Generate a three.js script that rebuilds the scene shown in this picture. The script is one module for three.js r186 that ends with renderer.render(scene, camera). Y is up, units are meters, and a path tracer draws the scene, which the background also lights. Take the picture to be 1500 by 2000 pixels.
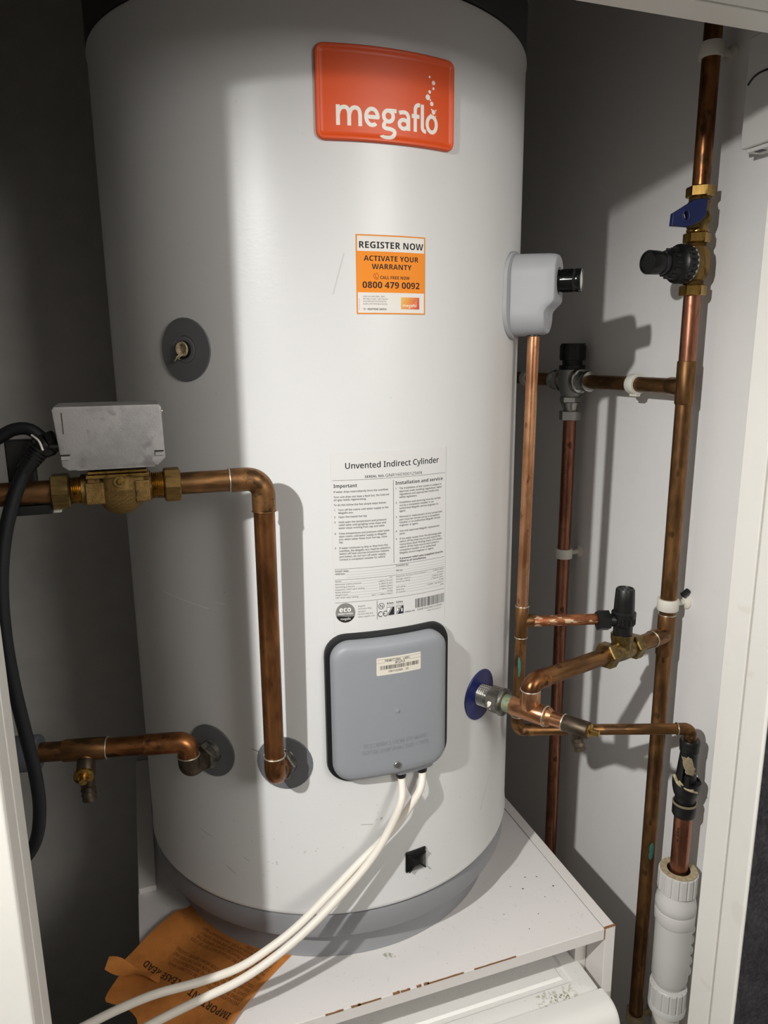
import * as THREE from 'three';
import { mergeGeometries, toCreasedNormals as creasedAtMetreScale } from 'three/addons/utils/BufferGeometryUtils.js';
import { RoundedBoxGeometry } from 'three/addons/geometries/RoundedBoxGeometry.js';
import { TextGeometry } from 'three/addons/geometries/TextGeometry.js';
import { FontLoader } from 'three/addons/loaders/FontLoader.js';

// ---------------------------------------------------------------- camera, lamps, exposure
const renderer = new THREE.WebGLRenderer({ antialias: true });
renderer.toneMapping = THREE.LinearToneMapping;
renderer.toneMappingExposure = 1.0;
renderer.shadowMap.enabled = true;
const scene = new THREE.Scene();
scene.background = new THREE.Color(0x000000);
const camera = new THREE.PerspectiveCamera(70.58, 0.75, 0.02, 20);
camera.position.set(-0.258, 1.64, 1.019);
camera.rotation.set(-0.2158, -0.3325, -0.0093, 'YXZ');

const LAMP = new THREE.Vector3(-0.87, 2.029, 1.0);          // bulb of the spotlight on the hall wall
const key = new THREE.SpotLight(new THREE.Color(1.0, 0.99, 0.965), 6.2, 0, 0.768, 1.0, 2);
key.position.copy(LAMP);
key.target.position.copy(LAMP).add(new THREE.Vector3(0.83, -0.66, -0.25));
key.castShadow = true; key.shadow.radius = 0.8; key.shadow.mapSize.set(2048, 2048); key.shadow.bias = -0.0005;
scene.add(key, key.target);
const fill = new THREE.PointLight(new THREE.Color(1.0, 0.985, 0.96), 2.75, 0, 2);   // added fill light, housed in an unseen globe behind the camera
fill.position.set(0.52, 2.06, 1.88);
fill.castShadow = true; fill.shadow.radius = 11; fill.shadow.mapSize.set(1024, 1024);
scene.add(fill);

// ---------------------------------------------------------------- helpers
const V = (x, y, z) => new THREE.Vector3(x, y, z);
const R = 0.275, DEG = Math.PI / 180;
let seedState = 12345;
const rnd = () => { seedState = (seedState * 1664525 + 1013904223) >>> 0; return seedState / 4294967296; };
const rr = (a, b) => a + (b - a) * rnd();
// the crease finder merges points closer than a centimetre, so small parts are enlarged for it
const toCreasedNormals = (g, a) => { g.scale(1000, 1000, 1000); const q = creasedAtMetreScale(g, a); q.scale(0.001, 0.001, 0.001); return q; };
const used = {};
const numbered = (n) => { used[n] = (used[n] ?? -1) + 1; return used[n] ? `${n}_${String(used[n]).padStart(3, '0')}` : n; };
function shade(o) { o.castShadow = true; o.receiveShadow = true; return o; }
function thing(name, label, category, group) {
  const g = new THREE.Group(); g.name = numbered(name); g.userData = { label, category };
  if (group) g.userData.group = group;
  scene.add(g); return g;
}
function part(name, geo, mat, parent, label) {
  const m = shade(new THREE.Mesh(Array.isArray(geo) ? mergeGeometries(geo.map(clean)) : geo, mat)); m.name = name;
  if (label) m.userData.label = label;
  parent.add(m); return m;
}
function clean(g) {
  let q = g.index ? g.toNonIndexed() : g;
  for (const k of Object.keys(q.attributes)) if (!['position', 'normal', 'uv'].includes(k)) q.deleteAttribute(k);
  return q;
}
function settle(g) {                                           // puts the group's origin at the base of the thing
  const b = new THREE.Box3().setFromObject(g), p = V((b.min.x + b.max.x) / 2, b.min.y, (b.min.z + b.max.z) / 2);
  for (const c of g.children) c.position.sub(p);
  g.position.copy(p); return g;
}
function struct(name, geo, mat, parent = scene) {
  const m = shade(new THREE.Mesh(Array.isArray(geo) ? mergeGeometries(geo.map(clean)) : geo, mat)); m.name = name;
  if (parent === scene) m.userData.kind = 'structure';
  parent.add(m); return m;
}
function boxUV(g) {                                            // uv in metres, by the dominant face direction
  g = g.index ? g.toNonIndexed() : g; const p = g.attributes.position, n = g.attributes.normal, uv = [];
  for (let i = 0; i < p.count; i++) {
    const ax = Math.abs(n.getX(i)), ay = Math.abs(n.getY(i)), az = Math.abs(n.getZ(i));
    if (ay >= ax && ay >= az) uv.push(p.getX(i), p.getZ(i)); else if (ax >= az) uv.push(p.getZ(i), p.getY(i)); else uv.push(p.getX(i), p.getY(i));
  }
  g.setAttribute('uv', new THREE.Float32BufferAttribute(uv, 2)); return g;
}
const box = (x0, x1, y0, y1, z0, z1, bevel = 0) => {
  const g = bevel ? new RoundedBoxGeometry(x1 - x0, y1 - y0, z1 - z0, 2, bevel) : new THREE.BoxGeometry(x1 - x0, y1 - y0, z1 - z0);
  g.translate((x0 + x1) / 2, (y0 + y1) / 2, (z0 + z1) / 2); return boxUV(g);
};
const aim = (dir, from = V(0, 1, 0)) => new THREE.Quaternion().setFromUnitVectors(from, dir.clone().normalize());
function rev(profile, at, dir, seg = 36, crease = 0.6) {        // profile: [radius, distance along dir]
  let g = new THREE.LatheGeometry(profile.map(([r, t]) => new THREE.Vector2(Math.max(r, 1e-5), t)), seg);
  const len = Math.abs(profile[profile.length - 1][1] - profile[0][1]) + 0.01, rad = Math.max(...profile.map((q) => q[0]));
  const uv = g.attributes.uv; for (let i = 0; i < uv.count; i++) uv.setXY(i, uv.getX(i) * 6.283 * rad, uv.getY(i) * len);
  g = toCreasedNormals(g, crease);
  g.applyQuaternion(aim(dir)); g.translate(at.x, at.y, at.z); return g;
}
function rod(a, b, r, seg = 32) { const d = b.clone().sub(a), L = d.length(); return rev([[0, 0], [r, 0], [r, L], [0, L]], a, d, seg); }
function hexNut(at, dir, flats, len, turn = 0) {
  const r = flats / Math.sqrt(3), c = r * 0.1;
  let g = new THREE.LatheGeometry([[0, 0], [r - c, 0], [r, c * 0.7], [r, len - c * 0.7], [r - c, len], [0, len]].map(([a, t]) => new THREE.Vector2(Math.max(a, 1e-5), t)), 6, turn);
  const uv = g.attributes.uv; for (let i = 0; i < uv.count; i++) uv.setXY(i, uv.getX(i) * 0.1, uv.getY(i) * len);
  g = toCreasedNormals(g, 0.3); g.applyQuaternion(aim(dir)); g.translate(at.x, at.y, at.z); return g;
}
function threads(at, dir, r, len, pitch = 0.0018) {
  const p = [[0, 0]]; const n = Math.max(2, Math.round(len / pitch));
  for (let i = 0; i < n; i++) { p.push([r - 0.55 * pitch, (i / n) * len], [r, ((i + 0.5) / n) * len]); }
  p.push([r - 0.0009, len], [0, len]); return rev(p, at, dir, 36, 0.2);
}
function fillet(pts, rad, n = 12) {                            // polyline with rounded corners
  const out = [pts[0].clone()];
  for (let i = 1; i < pts.length - 1; i++) {
    const p = pts[i], a = pts[i - 1].clone().sub(p), b = pts[i + 1].clone().sub(p), la = a.length(), lb = b.length(); a.normalize(); b.normalize();
    const ang = Math.acos(THREE.MathUtils.clamp(a.dot(b), -1, 1)), t = Math.min(rad / Math.tan(ang / 2), la * 0.49, lb * 0.49), r = t * Math.tan(ang / 2);
    const c = p.clone().add(a.clone().add(b).normalize().multiplyScalar(r / Math.sin(ang / 2)));
    const s = p.clone().addScaledVector(a, t).sub(c), e = p.clone().addScaledVector(b, t).sub(c), w = Math.acos(THREE.MathUtils.clamp(s.clone().normalize().dot(e.clone().normalize()), -1, 1));
    for (let k = 0; k <= n; k++) { const u = k / n; out.push(c.clone().addScaledVector(s, Math.sin((1 - u) * w) / Math.sin(w)).addScaledVector(e, Math.sin(u * w) / Math.sin(w))); }
  }
  out.push(pts[pts.length - 1].clone()); return out;
}
function sweep(pts, r, seg = 24, caps = true) {                // round tube along points; r may be a function of 0..1
  const P = [], N = [], U = [], I = []; const n = pts.length, T = pts.map((p, i) => pts[Math.min(i + 1, n - 1)].clone().sub(pts[Math.max(i - 1, 0)]).normalize());
  let x = Math.abs(T[0].y) < 0.9 ? V(0, 1, 0) : V(1, 0, 0); let L = 0;
  for (let i = 0; i < n; i++) {
    x = x.clone().addScaledVector(T[i], -x.dot(T[i])).normalize(); const y = T[i].clone().cross(x); if (i) L += pts[i].distanceTo(pts[i - 1]);
    const rad = typeof r === 'function' ? r(i / (n - 1)) : r;
    for (let k = 0; k <= seg; k++) {
      const a = (k / seg) * 2 * Math.PI, d = x.clone().multiplyScalar(Math.cos(a)).addScaledVector(y, Math.sin(a));
      P.push(pts[i].x + d.x * rad, pts[i].y + d.y * rad, pts[i].z + d.z * rad); N.push(d.x, d.y, d.z); U.push((k / seg) * 6.283 * rad, L);
    }
  }
  for (let i = 0; i < n - 1; i++) for (let k = 0; k < seg; k++) { const a = i * (seg + 1) + k, b = a + seg + 1; I.push(a, a + 1, b, b, a + 1, b + 1); }
  if (caps) for (const [i, s] of [[0, -1], [n - 1, 1]]) {
    const c = P.length / 3; P.push(pts[i].x, pts[i].y, pts[i].z); N.push(T[i].x * s, T[i].y * s, T[i].z * s); U.push(0, 0);
    const o = i * (seg + 1); for (let k = 0; k < seg; k++) s < 0 ? I.push(c, o + k + 1, o + k) : I.push(c, o + k, o + k + 1);
  }
  const g = new THREE.BufferGeometry(); g.setAttribute('position', new THREE.Float32BufferAttribute(P, 3)); g.setAttribute('normal', new THREE.Float32BufferAttribute(N, 3));
  g.setAttribute('uv', new THREE.Float32BufferAttribute(U, 2)); g.setIndex(I); return g.toNonIndexed();
}
const spline = (pts, n = 60) => new THREE.CatmullRomCurve3(pts, false, 'centripetal').getSpacedPoints(n);
function elbow(corner, a, b, r, reach, bend) {                // street elbow between directions a and b (unit, pointing away from the corner)
  return sweep(fillet([corner.clone().addScaledVector(a, reach), corner, corner.clone().addScaledVector(b, reach)], bend, 14), r, 28);
}
function ring(at, dir, r, t = 0.0014) { const g = new THREE.TorusGeometry(r, t, 8, 36); g.applyQuaternion(aim(dir, V(0, 0, 1))); g.translate(at.x, at.y, at.z); return g; }
function rectLoop(hw, hh, r, M = 14, K = 8) {
  r = Math.max(Math.min(r, hw, hh), 0); const o = [], c = [[hw - r, hh - r, 0], [-hw + r, hh - r, 90], [-hw + r, -hh + r, 180], [hw - r, -hh + r, 270]];
  for (let s = 0; s < 4; s++) {
    const [cx, cy, a0] = c[s]; for (let k = 0; k <= K; k++) { const a = (a0 + (90 * k) / K) * DEG; o.push([cx + r * Math.cos(a), cy + r * Math.sin(a)]); }
    const nx = c[(s + 1) % 4], e = o[o.length - 1], a1 = nx[2] * DEG, f = [nx[0] + r * Math.cos(a1), nx[1] + r * Math.sin(a1)];
    for (let k = 1; k < M; k++) o.push([e[0] + ((f[0] - e[0]) * k) / M, e[1] + ((f[1] - e[1]) * k) / M]);
  }
  return o;
}
function plate(w, h, r, profile, map, fillIn = true, crease = 0.55, M = 14) {   // rounded rectangle with an edge profile [inset, height], laid on a surface by map(x, y, height)
  const prof = profile.slice(), last = prof[prof.length - 1], mid = Math.min(w, h) / 2;
  if (fillIn) for (let k = 1; k <= 12; k++) prof.push([last[0] + ((mid - last[0]) * k) / 12, last[1]]);
  const P = [], U = [], I = []; let n = 0;
  for (const [i, z] of prof) {
    const lp = rectLoop(Math.max(w / 2 - i, 1e-6), Math.max(h / 2 - i, 1e-6), Math.max(r - i, 0.0004), M); n = lp.length;
    for (const [x, y] of lp) { const q = map(x, y, z); P.push(q.x, q.y, q.z); U.push(x / w + 0.5, y / h + 0.5); }
  }
  for (let a = 0; a < prof.length - 1; a++) for (let k = 0; k < n; k++) { const i = a * n + k, j = a * n + ((k + 1) % n); I.push(i, j, i + n, i + n, j, j + n); }
  let g = new THREE.BufferGeometry(); g.setAttribute('position', new THREE.Float32BufferAttribute(P, 3)); g.setAttribute('uv', new THREE.Float32BufferAttribute(U, 2)); g.setIndex(I);
  g = g.toNonIndexed(); const p = g.attributes.position, keep = [];                      // drop collapsed triangles
  for (let i = 0; i < p.count; i += 3) { const a = V().fromBufferAttribute(p, i), b = V().fromBufferAttribute(p, i + 1), c = V().fromBufferAttribute(p, i + 2); if (b.sub(a).cross(c.sub(a)).length() > 1e-12) keep.push(i, i + 1, i + 2); }
  g.setIndex(keep); return toCreasedNormals(g.toNonIndexed(), crease);
}
const onTank = (az, yc) => (x, y, h) => { const a = az * DEG + x / R; return V((R + h) * Math.sin(a), yc + y, (R + h) * Math.cos(a)); };
const offTank = (az, yc) => { const a = az * DEG; return (x, y, h) => V((R + h) * Math.sin(a) + x * Math.cos(a), yc + y, (R + h) * Math.cos(a) - x * Math.sin(a)); };
const radial = (az, d, y) => V((R + d) * Math.sin(az * DEG), y, (R + d) * Math.cos(az * DEG));
const radialDir = (az) => V(Math.sin(az * DEG), 0, Math.cos(az * DEG));
function remap(g, map) { const p = g.attributes.position; for (let i = 0; i < p.count; i++) { const q = map(p.getX(i), p.getY(i), p.getZ(i)); p.setXYZ(i, q.x, q.y, q.z); } g.computeVertexNormals(); return g; }

// ---------------------------------------------------------------- textures
const hash = (x, y, s) => { let h = Math.imul(x, 374761393) + Math.imul(y, 668265263) + Math.imul(s, 1442695041); h = Math.imul(h ^ (h >>> 13), 1274126177); return ((h ^ (h >>> 16)) >>> 0) / 4294967296; };
function tileNoise(x, y, per, s) {
  const X = Math.floor(x), Y = Math.floor(y), f = x - X, g = y - Y, u = f * f * (3 - 2 * f), v = g * g * (3 - 2 * g), m = (a) => ((a % per) + per) % per;
  const a = hash(m(X), m(Y), s), b = hash(m(X + 1), m(Y), s), c = hash(m(X), m(Y + 1), s), d = hash(m(X + 1), m(Y + 1), s);
  return a + (b - a) * u + (c - a) * v + (a - b - c + d) * u * v;
}
function fbm(u, v, base, oct, s) { let t = 0, w = 0.5, q = 0, p = base; for (let i = 0; i < oct; i++) { t += w * tileNoise(u * p, v * p, p, s + i); q += w; w *= 0.5; p *= 2; } return t / q; }
function dataTex(size, f, metres, srgb = true) {
  const d = new Uint8Array(size * size * 4);
  for (let j = 0; j < size; j++) for (let i = 0; i < size; i++) { const c = f(i / size, j / size), k = (j * size + i) * 4; d[k] = c[0]; d[k + 1] = c[1]; d[k + 2] = c[2]; d[k + 3] = 255; }
  const t = new THREE.DataTexture(d, size, size, THREE.RGBAFormat); t.wrapS = t.wrapT = THREE.RepeatWrapping; t.magFilter = THREE.LinearFilter; t.minFilter = THREE.LinearMipmapLinearFilter; t.generateMipmaps = true;
  if (srgb) t.colorSpace = THREE.SRGBColorSpace; t.repeat.set(1 / metres, 1 / metres); t.needsUpdate = true; return t;
}
const mix = (a, b, t) => a.map((q, i) => q + (b[i] - q) * t), sm = (a, b, x) => { const t = Math.min(1, Math.max(0, (x - a) / (b - a))); return t * t * (3 - 2 * t); };
const grey = (v) => [v, v, v];
function metalTex(lo, hi, spot, s, metres, spotAt = 0.66) {
  return dataTex(512, (u, v) => { const n = fbm(u, v, 5, 5, s), m = fbm(u, v, 24, 3, s + 40), k = fbm(u, v, 9, 4, s + 80); let c = mix(lo, hi, sm(0.3, 0.7, n * 0.75 + m * 0.25)); return mix(c, spot, sm(spotAt, spotAt + 0.12, k) * 0.8); }, metres);
}
function canvasTex(w, h, draw) {
  const c = document.createElement('canvas'); c.width = w; c.height = h; draw(c.getContext('2d'), w, h);
  const t = new THREE.CanvasTexture(c); t.colorSpace = THREE.SRGBColorSpace; t.anisotropy = 8; return t;
}
const fineBump = dataTex(256, (u, v) => grey(90 + 110 * fbm(u, v, 24, 3, 7)), 0.12, false);
const peelBump = dataTex(256, (u, v) => grey(90 + 110 * fbm(u, v, 20, 2, 17)), 0.06, false);
const castBump = dataTex(256, (u, v) => grey(60 + 150 * fbm(u, v, 32, 3, 27)), 0.03, false);
const roughMetal = dataTex(256, (u, v) => grey(110 + 120 * fbm(u, v, 8, 5, 37)), 0.08, false);

// ---------------------------------------------------------------- materials
const std = (o) => new THREE.MeshStandardMaterial(o);
const M = {
  wall: std({ map: dataTex(512, (u, v) => { const n = fbm(u, v, 6, 5, 3); return [231 + 6 * n, 229 + 6 * n, 227 + 6 * n]; }, 0.9), roughness: 0.85, bumpMap: fineBump, bumpScale: 0.0004 }),
  shadeTintWall: std({ map: dataTex(512, (u, v) => { const n = fbm(u, v, 5, 5, 303), k = fbm(u, v, 30, 2, 305); return [178 + 16 * (n - 0.5) + 8 * (k - 0.5), 176 + 16 * (n - 0.5) + 8 * (k - 0.5), 172 + 16 * (n - 0.5) + 8 * (k - 0.5)]; }, 0.7), roughness: 0.95, bumpMap: fineBump, bumpScale: 0.0006 }),  // back and left walls: cupboard shade put into the wall colour as grey
  hallWall: std({ color: 0x9a9896, roughness: 0.9 }),
  ceiling: std({ color: 0xe6e2da, roughness: 0.9 }),
  frame: std({ map: dataTex(512, (u, v) => { const n = fbm(u, v, 8, 4, 13), d = sm(0.72, 0.82, fbm(u, v, 14, 4, 15)); return mix([236 + 4 * n, 233 + 4 * n, 226 + 4 * n], [222, 217, 206], d * 0.4); }, 0.5), roughness: 0.42, bumpMap: fineBump, bumpScale: 0.0002 }),
  charcoal: std({ map: dataTex(512, (u, v) => { const n = fbm(u, v, 60, 3, 23), w = fbm(u + 0.06 * Math.sin(v * 12.566), v, 10, 3, 25), k = 42 + 40 * (n - 0.5) + 26 * (w - 0.5); return [k + 2, k, k + 3]; }, 0.2), roughness: 0.95, bumpMap: dataTex(512, (u, v) => grey(60 + 150 * fbm(u, v, 48, 3, 29)), 0.16, false), bumpScale: 0.0015 }),
  copper: std({ map: metalTex([112, 74, 46], [170, 114, 70], [76, 54, 38], 101, 0.11), metalness: 0.92, roughness: 0.5, roughnessMap: roughMetal, bumpMap: castBump, bumpScale: 0.00005 }),
  copperDull: std({ map: metalTex([104, 76, 48], [150, 108, 68], [80, 60, 42], 131, 0.09), metalness: 0.88, roughness: 0.62, roughnessMap: roughMetal }),
  copperRed: std({ map: metalTex([130, 84, 64], [172, 118, 94], [100, 64, 50], 151, 0.1), metalness: 0.92, roughness: 0.48, roughnessMap: roughMetal }),
  copperBright: std({ map: metalTex([176, 124, 88], [210, 156, 116], [140, 94, 66], 171, 0.08), metalness: 0.94, roughness: 0.42, roughnessMap: roughMetal }),
  copperFlux: std({ map: metalTex([120, 72, 46], [170, 110, 72], [226, 208, 180], 191, 0.035, 0.56), metalness: 0.75, roughness: 0.65, bumpMap: castBump, bumpScale: 0.0003 }),
  solder: std({ color: 0xc9c2b2, metalness: 0.9, roughness: 0.35 }),
  verdigris: std({ color: 0x33695f, roughness: 0.8 }),
  brass: std({ map: metalTex([150, 118, 62], [196, 160, 92], [104, 82, 46], 211, 0.07), metalness: 0.95, roughness: 0.38, roughnessMap: roughMetal }),
  brassCast: std({ map: metalTex([118, 94, 54], [158, 128, 78], [84, 66, 40], 231, 0.06), metalness: 0.85, roughness: 0.6, bumpMap: castBump, bumpScale: 0.0003 }),
  brassDark: std({ map: metalTex([96, 80, 48], [146, 122, 74], [66, 54, 34], 251, 0.05), metalness: 0.88, roughness: 0.5, roughnessMap: roughMetal }),
  bronzeDark: std({ map: metalTex([62, 54, 46], [92, 80, 66], [40, 34, 30], 271, 0.04), metalness: 0.8, roughness: 0.5 }),
  nickel: std({ color: 0xb9b8b4, metalness: 0.95, roughness: 0.3, roughnessMap: roughMetal }),
  nickelCast: std({ color: 0xa3a29e, metalness: 0.8, roughness: 0.5, bumpMap: castBump, bumpScale: 0.0002 }),
  nickelDark: std({ map: metalTex([92, 90, 84], [136, 132, 124], [58, 56, 52], 291, 0.03), metalness: 0.85, roughness: 0.42 }),
  zinc: std({ map: metalTex([158, 156, 155], [178, 175, 174], [140, 137, 137], 311, 0.13, 0.7), metalness: 0.7, roughness: 0.55, bumpMap: castBump, bumpScale: 0.0001 }),
  black: std({ color: 0x0f1011, roughness: 0.4, bumpMap: castBump, bumpScale: 0.0001 }),
  blackGloss: std({ color: 0x0d0d0e, roughness: 0.15 }),
  blackRubber: std({ color: 0x131416, roughness: 0.5 }),
  cableBlack: std({ color: 0x0c0e13, roughness: 0.55 }),
  blue: std({ color: 0x1e2a5c, roughness: 0.45 }),
  navy: new THREE.MeshPhysicalMaterial({ color: 0x18215c, roughness: 0.3, clearcoat: 0.5, clearcoatRoughness: 0.2 }),
  greyPlastic: std({ color: 0x8e9196, roughness: 0.48, bumpMap: peelBump, bumpScale: 0.0001 }),
  greyBase: std({ color: 0x8b8c8f, roughness: 0.5, bumpMap: peelBump, bumpScale: 0.0001 }),
  greyCap: std({ color: 0x9d9ea1, roughness: 0.5, bumpMap: peelBump, bumpScale: 0.0001 }),
  topCap: std({ color: 0x3b3a38, roughness: 0.6 }),
  collar: std({ color: 0x66676a, roughness: 0.5 }),
  fitting: std({ color: 0x55585f, roughness: 0.55 }),
  whitePlastic: std({ color: 0xdedcd8, roughness: 0.4 }),
  clipPlastic: std({ color: 0xe6e2d6, roughness: 0.5 }),
  cream: std({ map: dataTex(256, (u, v) => mix([214, 200, 170], [160, 140, 104], fbm(u, v, 10, 4, 61)), 0.03), roughness: 0.9, bumpMap: castBump, bumpScale: 0.0008 }),
  cableWhite: std({ color: 0xe4ddd2, roughness: 0.45 }),
  screw: std({ color: 0x9a9a98, metalness: 0.9, roughness: 0.35 }),
};

// print on the tank: flat lettering on its real labels
function fit(g, text, x, y, width, size, weight = '', font = 'sans-serif') {   // baseline text stretched to a width
  g.font = `${weight} ${size}px ${font}`; const w = g.measureText(text).width; g.save(); g.translate(x, y); g.scale(width / w, 1); g.fillText(text, 0, 0); g.restore();
}
function logoWord(g, x, y, w, h, colour) {                       // rounded lower-case lettering: x-height h, width w, baseline y
  const u = w / 9.7; g.save(); g.translate(x, y); g.strokeStyle = colour; g.fillStyle = colour; g.lineCap = 'butt'; g.lineJoin = 'round'; const t = h * 0.205; g.lineWidth = t;
  const P = (f) => { g.beginPath(); f(); g.stroke(); }, r = h / 2 - t / 2;
  const el = (cx, cy, rx, ry, a, b) => g.ellipse(cx, cy, rx, ry, 0, a, b);
  P(() => { g.moveTo(0.13 * u, 0); g.lineTo(0.13 * u, -h); });                                                       // m
  P(() => { g.moveTo(0.13 * u, -h * 0.45); g.quadraticCurveTo(0.2 * u, -h + t / 2, 0.7 * u, -h + t / 2); g.quadraticCurveTo(1.12 * u, -h + t / 2, 1.12 * u, -h * 0.5); g.lineTo(1.12 * u, 0); });
  P(() => { g.moveTo(1.12 * u, -h * 0.45); g.quadraticCurveTo(1.2 * u, -h + t / 2, 1.66 * u, -h + t / 2); g.quadraticCurveTo(2.1 * u, -h + t / 2, 2.1 * u, -h * 0.5); g.lineTo(2.1 * u, 0); });
  P(() => { g.moveTo(2.66 * u, -h * 0.5); g.lineTo(3.72 * u, -h * 0.5); g.ellipse(3.18 * u, -h / 2, 0.54 * u, r, 0, 0, 0.85, true); });   // e
  P(() => { el(4.72 * u, -h * 0.62, 0.45 * u, h * 0.27, 0, 6.2832); });                                                // g
  P(() => { g.moveTo(4.85 * u, -h + t / 2); g.lineTo(5.5 * u, -h + t / 2); });
  P(() => { g.moveTo(4.4 * u, -h * 0.3); g.quadraticCurveTo(4.05 * u, -h * 0.02, 4.6 * u, 0); g.quadraticCurveTo(5.4 * u, 0.02 * h, 5.3 * u, h * 0.22); g.quadraticCurveTo(5.2 * u, h * 0.46, 4.6 * u, h * 0.46); g.quadraticCurveTo(4.1 * u, h * 0.46, 4.05 * u, h * 0.36); });
  P(() => { g.moveTo(5.75 * u, -h * 0.84); g.quadraticCurveTo(6.0 * u, -h + t / 2, 6.25 * u, -h + t / 2); g.quadraticCurveTo(6.68 * u, -h + t / 2, 6.68 * u, -h * 0.55); g.lineTo(6.68 * u, 0); });  // a
  P(() => { el(6.2 * u, -h * 0.3, 0.43 * u, h * 0.22, 0, 6.2832); });
  P(() => { g.moveTo(7.36 * u, 0); g.lineTo(7.36 * u, -h * 1.1); g.quadraticCurveTo(7.38 * u, -h * 1.38, 7.85 * u, -h * 1.36); });                                 // f
  P(() => { g.moveTo(7.0 * u, -h * 0.78); g.lineTo(7.8 * u, -h * 0.78); });
  P(() => { g.moveTo(8.1 * u, -h * 1.42); g.lineTo(8.1 * u, -h * 0.3); g.quadraticCurveTo(8.1 * u, -t * 0.4, 8.5 * u, -t * 0.4); });                                // l
  P(() => { el(9.12 * u, -h / 2, 0.5 * u, r, 0, 6.2832); });                                                            // o
  g.restore();
}
function bubbles(g, list, W, H, colour) { g.fillStyle = colour; for (const [u, v, r] of list) { g.beginPath(); g.arc(u * W, v * H, r * W, 0, 6.3); g.fill(); } }
const BUB = [[0.79, 0.229, 0.008], [0.822, 0.284, 0.014], [0.821, 0.345, 0.009], [0.791, 0.388, 0.011], [0.777, 0.449, 0.018], [0.797, 0.475, 0.006], [0.808, 0.513, 0.014], [0.823, 0.6, 0.015], [0.808, 0.575, 0.006], [0.842, 0.575, 0.005], [0.8, 0.635, 0.007], [0.842, 0.64, 0.004]];
const badgeTex = canvasTex(1024, 588, (g, W, H) => {
  g.fillStyle = '#e2541f'; g.fillRect(0, 0, W, H); logoWord(g, 0.136 * W, 0.845 * H, 0.716 * W, 0.215 * H, '#f4efe8'); bubbles(g, BUB, W, H, '#f4efe8');
});
const stickerTex = canvasTex(1024, 1036, (g, W, H) => {
  g.fillStyle = '#e2ded8'; g.fillRect(0, 0, W, H); g.fillStyle = '#ec8b20'; g.fillRect(0, 0.207 * H, W, 0.516 * H);
  g.strokeStyle = '#e08a2a'; g.lineWidth = 0.018 * W; g.strokeRect(0.009 * W, 0.009 * H, 0.982 * W, 0.982 * H);
  g.fillStyle = '#0a0806'; fit(g, 'REGISTER NOW', 0.033 * W, 0.168 * H, 0.937 * W, 0.112 * H, 'bold');
  g.fillStyle = '#1c0c06'; fit(g, 'ACTIVATE YOUR', 0.106 * W, 0.325 * H, 0.788 * W, 0.09 * H, 'bold'); fit(g, 'WARRANTY', 0.214 * W, 0.427 * H, 0.574 * W, 0.09 * H, 'bold');
  fit(g, 'CALL FREE NOW', 0.325 * W, 0.551 * H, 0.432 * W, 0.055 * H, 'bold'); fit(g, '0800 479 0092', 0.08 * W, 0.667 * H, 0.837 * W, 0.112 * H, 'bold');
  g.strokeStyle = '#a5330f'; g.lineWidth = 0.007 * W; g.lineCap = 'round';                                            // handset
  g.beginPath(); g.moveTo(0.243 * W, 0.492 * H); g.quadraticCurveTo(0.225 * W, 0.545 * H, 0.292 * W, 0.556 * H); g.quadraticCurveTo(0.306 * W, 0.548 * H, 0.292 * W, 0.533 * H); g.quadraticCurveTo(0.275 * W, 0.54 * H, 0.262 * W, 0.52 * H); g.quadraticCurveTo(0.268 * W, 0.5 * H, 0.258 * W, 0.488 * H); g.closePath(); g.stroke();
  g.beginPath(); g.arc(0.262 * W, 0.52 * H, 0.045 * W, -1.3, 0.1); g.stroke();
  g.fillStyle = '#4a4642'; ['Lines are open 8am - 8pm,', '365 days a year. Calls may be', 'recorded and monitored for', 'quality and training purposes.'].forEach((s, i) => fit(g, s, 0.087 * W, (0.782 + i * 0.0315) * H, [0.31, 0.345, 0.33, 0.345][i] * W, 0.028 * H));
  g.fillStyle = '#2c2622'; fit(g, 'BY', 0.09 * W, 0.947 * H, 0.042 * W, 0.035 * H); fit(g, 'HEATRAE SADIA', 0.146 * W, 0.947 * H, 0.27 * W, 0.035 * H, 'bold');
  g.save(); g.translate(0.045 * W, 0.945 * H); g.rotate(-Math.PI / 2); g.fillStyle = '#8a857e'; g.font = `${0.018 * H}px sans-serif`; g.fillText('MF 01942 09 2015', 0, 0); g.restore();
  const gr = g.createLinearGradient(0.627 * W, 0.778 * H, 0.909 * W, 0.932 * H); gr.addColorStop(0, '#e8c05a'); gr.addColorStop(0.5, '#e08a4a'); gr.addColorStop(1, '#c8453a'); g.fillStyle = gr; g.fillRect(0.627 * W, 0.778 * H, 0.282 * W, 0.154 * H);
  logoWord(g, 0.655 * W, 0.903 * H, 0.21 * W, 0.03 * H, '#f6ead6'); bubbles(g, [[0.862, 0.866, 0.005], [0.855, 0.845, 0.006], [0.865, 0.825, 0.004]], W, H, '#f6ead6');
});
function barcode(g, x, y, w, h, s) { g.fillStyle = '#17140f'; let q = x; let st = s; while (q < x + w) { st = (st * 1103515245 + 12345) % 2147483648; const a = (1 + (st >> 8) % 3) * w / 190; st = (st * 1103515245 + 12345) % 2147483648; g.fillRect(q, y, a, h); q += a + (1 + (st >> 8) % 3) * w / 190; } }
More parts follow.
